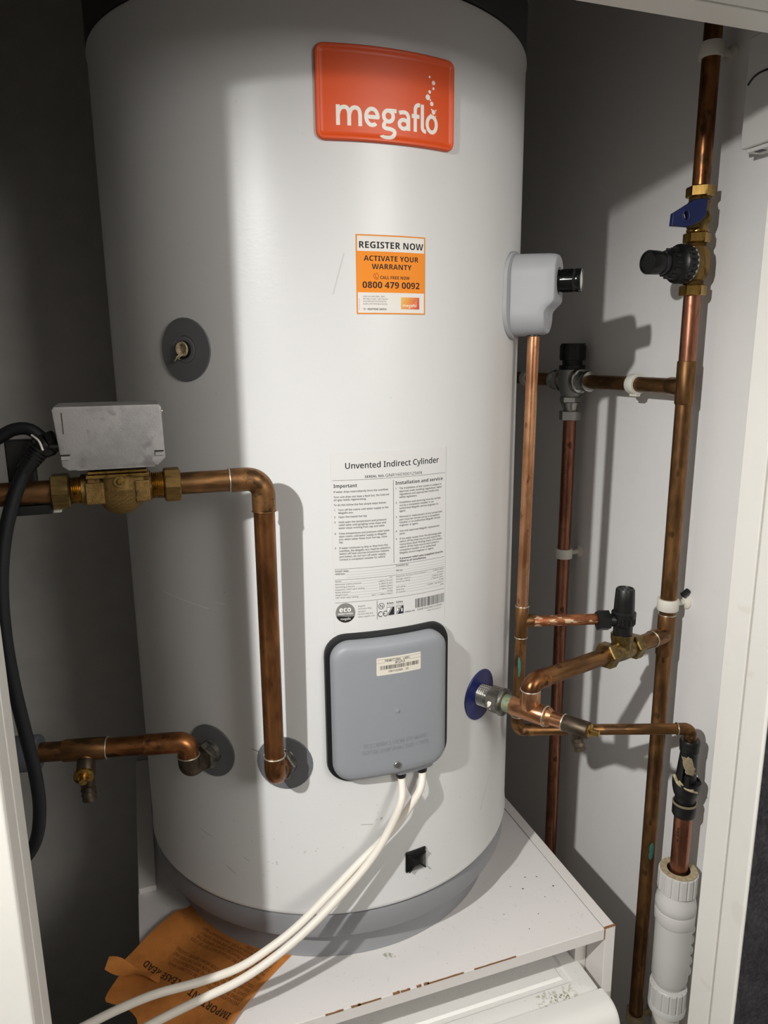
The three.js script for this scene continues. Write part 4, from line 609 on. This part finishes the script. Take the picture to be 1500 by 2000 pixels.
{ // white waste valve
  const t = thing('waste_valve', 'white ribbed plastic waste valve below the tundish pipe', 'waste valve'), X = 0.445, Z = 0.288, a = (y) => V(X, y, Z);
  const nut = (y, h, r) => { const g = [rev([[r - 0.009, 0], [r - 0.001, 0], [r, 0.001], [r, h], [r - 0.009, h]], a(y), down, 40)]; for (let i = 0; i < 16; i++) { const q = new RoundedBoxGeometry(0.0074, h - 0.003, 0.003, 2, 0.0007); q.translate(0, y - h / 2, r); q.rotateY((i / 16) * 6.2832); g.push(q.translate(X, 0, Z)); } return g; };
  part('top_nut', nut(0.9, 0.034, 0.0258), M.whitePlastic, t);
  part('nut_rim', rev([[0.0163, 0], [0.0258, 0.0002], [0.0258, 0.0012], [0.0163, 0.0012]], a(0.9008), down, 40), M.cream, t, 'stained rim');
  part('rubber_seal', rev([[0.0125, 0], [0.0165, -0.004], [0.0165, 0.003], [0.0125, 0.003]], a(0.8955), down, 36), M.blackRubber, t, 'black rubber seal');
  part('shoulder', rev([[0, 0], [0.0225, 0], [0.0235, 0.004], [0.027, 0.011], [0.0288, 0.02], [0.0288, 0.028], [0.0276, 0.03], [0.0286, 0.032], [0.0282, 0.05], [0.0268, 0.052], [0, 0.052]], a(0.866), down, 48), M.whitePlastic, t);
  part('body', rev([[0, 0], [0.0262, 0], [0.0258, 0.05], [0.0258, 0.098], [0.024, 0.104], [0.02, 0.112], [0.0185, 0.122], [0, 0.122]], a(0.815), down, 48), M.whitePlastic, t);
  const gr = []; for (let i = 0; i < 5; i++) { const s = new THREE.SphereGeometry(0.0088, 18, 14); s.scale(1, 1.05, 0.7); s.translate(X + 0.0205, 0.8 - i * 0.0185, Z + 0.0105); gr.push(s); }
  part('scalloped_grip', gr, M.whitePlastic, t);
  part('bottom_nut', nut(0.702, 0.034, 0.0252), M.whitePlastic, t);
  part('bottom_collar', rev([[0, 0], [0.026, 0], [0.0275, 0.004], [0.0268, 0.011], [0.022, 0.015], [0, 0.015]], a(0.669), down, 40), M.whitePlastic, t);
  part('waste_pipe', rod(a(0), a(0.658), 0.0195), M.clipPlastic, t); settle(t);
}

// ---------------------------------------------------------------- cold feed into the cylinder
const CA = 31.3, CY = 1.204, cp = (d) => radial(CA, d, CY), cd = radialDir(CA), teeC = cp(0.0725);
const cold0 = V(teeC.x, 1.242, teeC.z), coldEnd = V(RX, 1.236, RZ), cdir = unit(cold0, coldEnd);
{
  const t = thing('cold_feed_pipe', 'copper elbow and tee joining the blue collar to the relief valve', 'pipe');
  const c = part('threaded_connector', [threads(cp(0.0005), cd, 0.0142, 0.0165, 0.0028)], M.nickel, t, 'threaded nickel connector');
  part('connector_nut', [hexNut(cp(0.0165), cd, 0.0305, 0.019, 0.3), rev([[0, 0], [0.0168, 0], [0.0178, 0.0015], [0.0178, 0.004], [0.0168, 0.0055], [0, 0.0055]], cp(0.0325), cd)], M.nickelDark, t, 'dark nut');
  { const g = new THREE.SphereGeometry(0.0034, 14, 10), q = cp(0.0205), p = g.attributes.position; for (let i = 0; i < p.count; i++) { const k = 0.7 + 0.7 * tileNoise(p.getX(i) * 700 + 20, p.getY(i) * 700 + 20, 64, 7); p.setXYZ(i, p.getX(i) * k, p.getY(i) * 1.5 * k, p.getZ(i) * 0.3); } g.computeVertexNormals(); g.applyQuaternion(aim(V(-0.62, 0, 0.78), V(0, 0, 1))); g.translate(q.x - 0.0108, q.y - 0.002, q.z + 0.0116); part('lime_deposit', g, M.clipPlastic, t); }
  part('collar_sleeve', rev([[0, 0], [0.0112, 0], [0.0112, 0.012], [0, 0.012]], cp(0.038), cd), std({ map: metalTex([120, 140, 118], [158, 150, 112], [92, 120, 104], 391, 0.02), metalness: 0.4, roughness: 0.6 }), t, 'greenish sleeve');
  const T = part('tee', [sleeve(cp(0.048), cp(0.094), 0.0119), sleeve(V(teeC.x, CY + 0.004, teeC.z), V(teeC.x, CY + 0.0285, teeC.z), 0.0119)], M.copperBright, t);
  part('solder_ring', ring(V(teeC.x, CY + 0.0285, teeC.z), up, 0.0118, 0.001), M.solder, T); part('solder_ring', ring(cp(0.0945), cd, 0.0122, 0.0011), M.solder, T);
  part('elbow', elbow(cold0, down, cdir, 0.0119, 0.026, 0.019), M.copper, t);
  part('pipe', rod(along(cold0, cdir, 0.022), along(cold0, cdir, 0.165), r22), M.copperDull, t);
  part('reducer', [rev([[0, 0], [0.0122, 0], [0.0122, 0.004], [0.0088, 0.0085], [0.0084, 0.026], [0, 0.026]], cp(0.0945), cd)], M.copperBright, t);
  settle(t);
  const u = thing('copper_pipe', 'stub of copper pipe between the brass relief valve and the riser tee', 'pipe');
  part('pipe', rod(along(coldEnd, cdir, -0.078), along(coldEnd, cdir, -0.028), r22), M.copperDull, u); settle(u);
}
{
  const t = thing('drain_cock', 'dark drain cock with a square brass key end beside the blue collar', 'valve');
  const b = [rev([[0, 0], [0.0098, 0], [0.0102, 0.0015], [0.0102, 0.031], [0.0094, 0.0325], [0, 0.0325]], cp(0.118), cd)];
  part('body', b, M.bronzeDark, t); part('joint_ring', ring(cp(0.1185), cd, 0.0098, 0.0011), M.solder, t);
  part('gland', rev([[0, 0], [0.0088, 0], [0.0088, 0.002], [0.007, 0.003], [0, 0.003]], cp(0.15), cd, 8), M.brass, t, 'brass gland');
  const q = new RoundedBoxGeometry(0.0062, 0.011, 0.0062, 2, 0.0006); q.translate(0, 0.0055, 0); q.rotateY(0.5); q.applyQuaternion(aim(cd)); const o = cp(0.152); q.translate(o.x, o.y, o.z); part('key_square', q, M.brass, t, 'square brass key end');
  const td = V(0.25, -1, 0.2).normalize(), ts = cp(0.13);
  part('hose_tail', rev([[0, 0], [0.0078, 0], [0.0074, 0.014], [0.0066, 0.0155], [0.0078, 0.0195], [0.0066, 0.0205], [0.008, 0.025], [0.007, 0.0262], [0.0078, 0.031], [0.005, 0.031], [0.005, 0.02], [0, 0.02]], ts, td, 28), M.bronzeDark, t, 'ribbed hose tail'); settle(t);
}
{
  const t = thing('expansion_relief_valve', 'brass relief valve with a tall black cap on the cold feed pipe', 'valve'), c = along(cold0, cdir, 0.18), a = (y) => V(c.x, y, c.z), y0 = c.y;
  part('body', [rev([[0, -0.024], [0.0128, -0.024], [0.0138, -0.012], [0.0142, 0], [0.0138, 0.012], [0.0128, 0.024], [0, 0.024]], c, cdir), rev([[0, -0.004], [0.0135, -0.004], [0.014, 0.012], [0.0152, 0.0165], [0.0156, 0.0235], [0.0146, 0.0245], [0, 0.0245]], c, up)], M.brassDark, t);
  part('compression_nut', hexNut(along(c, cdir, -0.038), cdir, 0.0315, 0.0155, 0.2), M.brassDark, t); part('compression_nut', hexNut(along(c, cdir, 0.0195), cdir, 0.0315, 0.0155, 0.2), M.brassDark, t);
  const H = part('valve_head', rev([[0, 0], [0.0128, 0], [0.0128, 0.013], [0.0142, 0.015], [0.0152, 0.017], [0.0152, 0.0265], [0.0162, 0.027], [0.0162, 0.033], [0.014, 0.0352], [0, 0.0352]], a(y0 + 0.0225), up, 40), M.black, t, 'black plastic head');
  part('cap', rev([[0, 0], [0.0137, 0], [0.0133, 0.015], [0.0124, 0.0305], [0.0112, 0.0325], [0.0096, 0.0325], [0.009, 0.0312], [0.0052, 0.0312], [0.0048, 0.0322], [0, 0.0322]], a(y0 + 0.057), up, 40), M.black, t, 'tall black cap');
  const ribs = []; for (let i = 0; i < 18; i++) { const q = new RoundedBoxGeometry(0.0022, 0.0085, 0.0016, 2, 0.0005); q.translate(0, y0 + 0.044, 0.0153); q.rotateY((i / 18) * 6.2832); ribs.push(q.translate(c.x, 0, c.z)); } part('head_rib', ribs, M.black, H);
  const od = unit(V(c.x, 1.283, c.z), V(D1.x + 0.003, 1.285, D1.z)), oc = V(c.x, 1.2825, c.z);
  part('outlet', rod(along(oc, od, 0.004), along(oc, od, 0.024), 0.0088, 24), M.black, H); part('outlet_nut', hexNut(along(oc, od, 0.0205), od, 0.0245, 0.0165, 0.3), M.black, t, 'black hexagonal outlet nut'); settle(t);
}

// ---------------------------------------------------------------- coil pipework on the left
const FY = 1.5165, FZ = 0.2885, FX = -0.1365;
{
  const t = thing('flow_pipe', 'brown copper pipe dropping from the motorised valve to the front grey collar', 'pipe');
  const az = -25.7, py = 1.1735, d = 0.0415, pr = (q) => radial(az, q, py), pd = radialDir(az), E0 = V(FX, FY, FZ), E1 = pr(d); E1.y = py;
  const low = E1, hi = E0, dn = unit(hi, low), lf = V(-1, 0, 0);
  part('pipe', rod(V(-0.222, FY, FZ), along(hi, lf, 0.03), r22), M.copperDull, t);
  const A = part('elbow', elbow(hi, lf, dn, 0.0121, 0.034, 0.02), M.copperDull, t); part('solder_ring', ring(along(hi, lf, 0.034), lf, 0.0121, 0.0008), M.solder, A); part('solder_ring', ring(along(hi, dn, 0.034), dn, 0.0121, 0.0006), M.copperDull, A);
  part('pipe', rod(along(hi, dn, 0.03), along(low, dn, -0.028), r22), M.copper, t);
  const B = part('elbow', elbow(low, dn.clone().negate(), pd.clone().negate(), 0.0119, 0.028, 0.014), M.copper, t); part('solder_ring', ring(along(low, dn, -0.028), dn, 0.0119, 0.001), M.solder, B);
  part('compression_nut', [hexNut(pr(0.008), pd, 0.031, 0.012, 0.1), threads(pr(0.0), pd, 0.013, 0.009, 0.0022)], M.nickelDark, t, 'dark threaded port nut'); settle(t);
  const u = thing('copper_pipe', 'dark copper pipe entering the motorised valve from the left wall', 'pipe');
  part('pipe', rod(V(XL, FY, FZ), V(-0.328, FY, FZ), r22), M.copperDull, u); settle(u);
}
{ // motorised valve
  const t = thing('motorised_valve', 'brass motorised valve under a scuffed silver metal actuator box', 'valve'), a = (x, dy = 0) => V(x, FY + dy, FZ), px = V(1, 0, 0);
  part('compression_nut', hexNut(a(-0.3345), px, 0.031, 0.0165, 0), M.brassDark, t); part('compression_nut', hexNut(a(-0.2335), px, 0.031, 0.0155, 0), M.brassCast, t);
  part('thread', threads(a(-0.318), px, 0.0135, 0.012), M.brass, t); part('thread', threads(a(-0.2465), px, 0.0135, 0.013), M.brass, t);
  const bowl = new THREE.SphereGeometry(0.0215, 32, 20); bowl.scale(1.02, 1.0, 0.9); bowl.translate(-0.2735, FY - 0.0045, FZ);
  part('body', [bowl, rod(a(-0.308), a(-0.2455), 0.0145, 32), rod(V(-0.2735, FY, FZ), V(-0.2735, FY + 0.014, FZ), 0.02, 32), box(-0.3045, -0.2875, FY - 0.0125, FY + 0.0085, FZ, FZ + 0.0165, 0.0014), box(-0.2605, -0.2465, FY - 0.0125, FY + 0.0085, FZ, FZ + 0.0165, 0.0014), box(-0.302, -0.291, FY + 0.006, FY + 0.016, FZ - 0.01, FZ + 0.0155, 0.001), box(-0.262, -0.252, FY + 0.006, FY + 0.016, FZ - 0.01, FZ + 0.0155, 0.001), rod(V(-0.2735, FY + 0.009, FZ + 0.01), V(-0.2735, FY + 0.009, FZ + 0.0225), 0.0052, 20), box(-0.2785, -0.2685, FY - 0.004, FY - 0.0028, FZ + 0.016, FZ + 0.0206, 0.0004)], M.brassCast, t);
  part('mounting_plate', [box(-0.3025, -0.247, FY + 0.013, FY + 0.0162, FZ - 0.024, FZ + 0.0225, 0.0008), box(-0.301, -0.2485, FY + 0.0168, FY + 0.0195, FZ - 0.022, FZ + 0.021, 0.0008)], M.brass, t);
  part('mounting_screw', rev([[0, 0], [0.0031, 0], [0.0031, 0.001], [0.002, 0.0018], [0, 0.0018]], V(-0.2735, FY + 0.009, FZ + 0.0225), V(0, 0, 1)), M.brass, t);
  const w = new THREE.Shape(); const y0 = 1.5405, y1 = 1.5955, X0 = -0.3205, X1 = -0.2325, c = 0.006; w.moveTo(X0 + 0.0055, y0); w.lineTo(X1 - c, y0 + 0.001); w.lineTo(X1, y0 + c + 0.001); w.lineTo(X1 - 0.0005, y1 - 0.002); w.lineTo(X1 - 0.002, y1); w.lineTo(X0 - 0.0015, y1); w.lineTo(X0 - 0.003, y1 - 0.002); w.lineTo(X0 + 0.001, y0 + c * 0.6);
  const bx = new THREE.ExtrudeGeometry(w, { depth: 0.056, bevelEnabled: true, bevelSize: 0.0012, bevelThickness: 0.0012, bevelSegments: 3 }); bx.translate(0, 0, 0.2615);
  const cv = part('actuator_cover', boxUV(toCreasedNormals(bx, 0.35)), M.zinc, t, 'silver metal actuator cover');
  part('lower_lip', box(X0 + 0.012, X1 - 0.009, y0 - 0.0016, y0 + 0.0004, 0.262, 0.3185, 0.0004), M.zinc, cv);
  for (const [x, y] of [[X0 + 0.0035, y0 + 0.0125], [X1 - 0.0042, y0 + 0.0125]]) { part('tab_slot', box(x - 0.0042, x + 0.0042, y, y + 0.0012, 0.3185, 0.3193, 0.0002), M.black, cv); part('tab', box(x - 0.0038, x + 0.0034, y - 0.0038, y - 0.0003, 0.318, 0.3202, 0.0005), M.zinc, cv); }
  part('edge_seam', box(X0 + 0.0035, X0 + 0.0042, y0 + 0.032, y1 - 0.004, 0.3185, 0.3192), M.bronzeDark, cv);
  part('corner_screw', rev([[0, 0], [0.0022, 0], [0.0018, 0.0012], [0, 0.0014]], V(X1 + 0.0008, y1 - 0.006, 0.309), px), M.solder, cv);
  part('manual_lever', box(X0 - 0.009, X0 + 0.002, y0 + 0.0195, y0 + 0.0225, 0.312, 0.3165, 0.0006), M.black, t, 'black manual lever'); settle(t);
}
{
  const t = thing('actuator_cable', 'thick black cable hanging in a loop from the silver actuator box', 'cable');
  const s = [V(-0.3205, 1.5665, 0.3), V(-0.334, 1.5635, 0.3), V(-0.347, 1.5525, 0.3)], n0 = unit(s[1], s[2]);
  part('gland_nut', [hexNut(V(-0.3235, 1.566, 0.3), V(-1, -0.45, 0), 0.0185, 0.008, 0.2), rev([[0, 0], [0.0106, 0], [0.011, 0.002], [0.0098, 0.008], [0, 0.008]], V(-0.331, 1.5625, 0.3), V(-1, -0.6, 0))], M.black, t);
  const rel = []; for (let i = 0; i < 6; i++) rel.push(rev([[0, 0], [0.0094 - i * 0.0004, 0], [0.0094 - i * 0.0004, 0.0018], [0, 0.0018]], along(V(-0.3385, 1.5585, 0.3), V(-0.62, -0.78, 0), i * 0.0033), V(-0.62, -0.78, 0), 20)); rel.push(rod(V(-0.337, 1.56, 0.3), V(-0.354, 1.539, 0.3), 0.0072, 20));
  part('strain_relief', rel, M.black, t, 'ribbed strain relief');
  part('cable', sweep(spline([V(-0.351, 1.5425, 0.3), V(-0.3605, 1.525, 0.3005), V(-0.374, 1.487, 0.303), V(-0.3825, 1.44, 0.306), V(-0.385, 1.39, 0.307), V(-0.3835, 1.34, 0.306), V(-0.379, 1.285, 0.304), V(-0.375, 1.235, 0.302), V(-0.3755, 1.198, 0.302), V(-0.383, 1.165, 0.302), V(-0.398, 1.145, 0.302), V(-0.43, 1.12, 0.302), V(-0.5045, 1.09, 0.3)], 90), 0.0062, 18), M.cableBlack, t); settle(t);
  const u = thing('supply_cable', 'black cable arching left from the actuator gland to the left wall', 'cable');
  part('cable', sweep(spline([V(-0.336, 1.5665, 0.294), V(-0.347, 1.5755, 0.29), V(-0.36, 1.5755, 0.287), V(-0.378, 1.566, 0.284), V(-0.42, 1.545, 0.28), V(-0.5045, 1.53, 0.27)], 40), 0.0058, 16), M.cableBlack, u);
  part('cable_wire', [sweep(spline([V(-0.3445, 1.571, 0.3), V(-0.338, 1.566, 0.309), V(-0.3355, 1.558, 0.311)], 12), 0.001, 8)], M.clipPlastic, u, 'pale stray wire'); settle(u);
  const b = thing('pipe_bracket', 'black plastic bracket behind the flow pipe at the left wall', 'bracket');
  part('plate', box(-0.3715, -0.3475, FY - 0.02, 1.5645, 0.262, 0.2765, 0.0015), M.black, b); part('arm', box(-0.3715, -0.335, FY - 0.0205, FY - 0.0115, 0.27, 0.292, 0.0012), M.black, b); part('arm_tip', box(-0.335, -0.3275, FY - 0.0205, FY - 0.0125, 0.274, 0.288, 0.001), M.clipPlastic, b, 'white tip'); settle(b);
}
{ // lower return
  const az = -45.9, py = 1.1675, pr = (q) => radial(az, q, py), pd = radialDir(az), c2 = pr(0.0405), c1 = V(c2.x, 1.2005, c2.z), ld = V(-0.158, 0, -0.033).normalize();
  const t = thing('return_pipe', 'brown copper pipe from the left wall elbowing into the lower grey collar', 'pipe');
  const A = part('elbow', sweep(fillet([along(c1, ld, 0.048), c1, along(c1, down, 0.021)], 0.02, 14), 0.0121, 28), M.copper, t);
  const B = part('elbow', sweep(fillet([along(c1, down, 0.0165), V(c1.x, py - 0.001, c1.z), pr(0.018)], 0.0145, 14), 0.0124, 28), M.bronzeDark, t, 'dark lower elbow'); part('solder_ring', ring(along(c1, down, 0.0172), down, 0.0123, 0.001), M.solder, B);
  part('compression_nut', [hexNut(pr(0.009), pd, 0.031, 0.0105, 0.2), threads(pr(0), pd, 0.0138, 0.01, 0.0022)], M.nickelDark, t, 'dark threaded port nut');
  part('pipe', rod(along(c1, ld, 0.044), along(c1, ld, 0.095), r22), M.copper, t); part('pipe', rod(along(c1, ld, 0.135), along(c1, ld, 0.175), r22), M.copperDull, t);
  const T = part('tee', [sleeve(along(c1, ld, 0.09), along(c1, ld, 0.138), 0.0119), rod(along(c1, ld, 0.113), along(along(c1, ld, 0.113), V(0, -0.8, 0.6), 0.013), 0.0092, 24)], M.copperDull, t);
  part('solder_ring', ring(along(c1, ld, 0.09), ld, 0.0121, 0.0009), M.solder, T); settle(t);
  const o = along(c1, ld, 0.113), dd = V(-0.06, -0.8, 0.6).normalize();
  const k = thing('drain_cock', 'dark drain cock with a round brass end hanging under the return pipe', 'valve');
  part('body', rev([[0, 0], [0.0088, 0], [0.0098, 0.002], [0.0106, 0.017], [0.0098, 0.019], [0, 0.019]], along(o, dd, 0.010), dd), M.bronzeDark, k);
  part('gland', rev([[0, 0], [0.0108, 0], [0.0108, 0.0025], [0.0075, 0.0035], [0.0062, 0.0035], [0.006, 0.005], [0.0042, 0.005], [0.0042, 0.011], [0, 0.011]], along(o, dd, 0.0265).add(V(-0.002, 0.001, 0.005)), V(-0.02, -0.22, 1)), M.brass, k, 'brass gland and spindle');
  part('hose_tail', rev([[0, 0], [0.0086, 0], [0.0082, 0.016], [0.007, 0.018], [0.0084, 0.0225], [0.007, 0.0235], [0.0084, 0.0285], [0.007, 0.0295], [0.0082, 0.0345], [0.005, 0.0345], [0.005, 0.02], [0, 0.02]], along(o, dd, 0.024), V(0.03, -1, 0.05), 28), M.bronzeDark, k, 'ribbed hose tail'); settle(k);
  const f = thing('pipe_coupling', 'dark grey plastic coupling where the return pipe meets the left wall', 'coupling'), w0 = along(c1, ld, 0.163);
  part('socket', rev([[0, 0], [0.0188, 0], [0.0202, 0.002], [0.0202, 0.03], [0.0186, 0.033], [0, 0.033]], w0, ld), M.fitting, f); part('barrel', rev([[0, 0], [0.0172, 0], [0.0172, 0.03], [0.0195, 0.032], [0.0195, 0.0825], [0, 0.0825]], along(w0, ld, 0.033), ld), M.fitting, f); settle(f);
}

// ---------------------------------------------------------------- loose things
{
  const t = thing('paper_notice', 'crumpled orange printed notice lying half under the cylinder foot', 'paper');
  const O = V(-0.230, 0, 0.083), u = V(0.627, 0, 0.779), v = V(-0.737, 0, 0.676), U = 0.18, L = 0.2, nx = 40, nz = 40, P = [], T = [], I = [];
  const edge = (a) => L - 0.028 - 0.05 * sm(0.03, 0.0, a) + 0.012 * Math.sin(a * 70) * sm(0.1, 0, a) + 0.03 * sm(0.07, 0.1, a);
  for (let j = 0; j <= nz; j++) for (let i = 0; i <= nx; i++) {
    const a = -0.002 + (i / nx) * U, e = edge(Math.max(a, 0)), b = -0.045 + (j / nz) * (e + 0.045), q = O.clone().addScaledVector(u, a - 0.004 * Math.sin(b * 26)).addScaledVector(v, b);
    const rr2 = Math.hypot(q.x, q.z), free = sm(0.251, 0.275, rr2); let y = 0.8703 + 0.0003 + free * (0.003 + 0.003 * Math.sin(a * 60 + b * 25) + 0.0045 * sm(0.06, 0.0, a)) + 0.02 * sm(0.1, 0.2, b) * sm(0.08, 0, a);
    if (q.x < -0.305) y = Math.max(y, 0.8715); P.push(q.x, y, q.z); T.push(1 - a / U, (b + 0.01) / (L + 0.01)); }
  for (let j = 0; j < nz; j++) for (let i = 0; i < nx; i++) { const a = j * (nx + 1) + i; I.push(a, a + nx + 1, a + 1, a + 1, a + nx + 1, a + nx + 2); }
  const g = new THREE.BufferGeometry(); g.setAttribute('position', new THREE.Float32BufferAttribute(P, 3)); g.setAttribute('uv', new THREE.Float32BufferAttribute(T, 2)); g.setIndex(I); g.computeVertexNormals();
  part('sheet', g, M.paper, t);
  const flap = new THREE.PlaneGeometry(0.075, 0.022, 24, 6); { const p = flap.attributes.position, q0 = V(-0.342, 0.893, 0.176), du = V(0.86, -0.22, 0.42), dv = V(0.25, 0.25, -0.6); for (let i = 0; i < p.count; i++) { const s = p.getX(i) / 0.075 + 0.5, w = p.getY(i), q = q0.clone().addScaledVector(du, s * 0.072).addScaledVector(dv, w * (1 - 0.5 * s)); q.y += 0.005 * Math.sin(s * 7) * (w / 0.011); p.setXYZ(i, q.x, q.y, q.z); } const uv = flap.attributes.uv; for (let i = 0; i < uv.count; i++) uv.setXY(i, uv.getX(i) * 0.2, 0.93 + 0.05 * uv.getY(i)); flap.computeVertexNormals(); }
  part('torn_flap', flap, M.paper, t, 'curled torn edge'); settle(t);
}
for (const [pts, az, label, mat] of [
  [[[0.009, 1.122, 0.300], [-0.009, 1.084, 0.302], [-0.033, 1.052, 0.304], [-0.07, 1.0185, 0.307], [-0.113, 0.988, 0.312], [-0.151, 0.968, 0.316], [-0.193, 0.953, 0.320], [-0.240, 0.946, 0.324], [-0.287, 0.939, 0.329], [-0.34, 0.925, 0.333], [-0.42, 0.9, 0.335], [-0.504, 0.86, 0.335]], 2.9, 'white flex leaving the left hole of the grey terminal cover', M.cableWhite],
  [[[0.036, 1.124, 0.2915], [0.019, 1.100, 0.2925], [0.004, 1.082, 0.293], [-0.020, 1.063, 0.294], [-0.043, 1.046, 0.295], [-0.082, 1.016, 0.298], [-0.124, 0.986, 0.302], [-0.154, 0.9705, 0.304], [-0.191, 0.959, 0.308], [-0.238, 0.959, 0.313], [-0.283, 0.963, 0.317], [-0.316, 0.960, 0.319], [-0.344, 0.955, 0.321], [-0.42, 0.935, 0.325], [-0.504, 0.905, 0.325]], 8.6, 'white flex leaving the right hole of the grey terminal cover', M.cableWhite]]) {
  const t = thing('white_cable', label, 'cable', 'white flexes of the terminal cover'), s = radial(az, 0.0095, 1.1465);
  const path = spline([s, s.clone().add(V(0, -0.008, 0.002)), ...pts.map((q) => V(...q))], 140);
  part('sheath', sweep(path, 0.0047, 20), mat, t); settle(t);
}
{
  const t = thing('wall_box', 'small white plastic box high on the right wall by the door frame', 'electrical box');
  part('case', box(0.4545, 0.4848, 1.874, 1.995, 0.272, 0.362, 0.003), M.whitePlastic, t);
  part('base_lip', box(0.459, 0.4845, 1.869, 1.8735, 0.278, 0.356, 0.001), M.whitePlastic, t);
  part('cable_slot', box(0.462, 0.47, 1.8684, 1.8696, 0.288, 0.299, 0.0002), M.black, t, 'dark slot');
  part('vent_slot', sweep(spline([V(0.4542, 1.943, 0.277), V(0.4542, 1.9485, 0.284), V(0.4542, 1.951, 0.293), V(0.4542, 1.951, 0.305)], 16), 0.0012, 8), M.black, t, 'dark curved slot'); settle(t);
}

renderer.render(scene, camera);
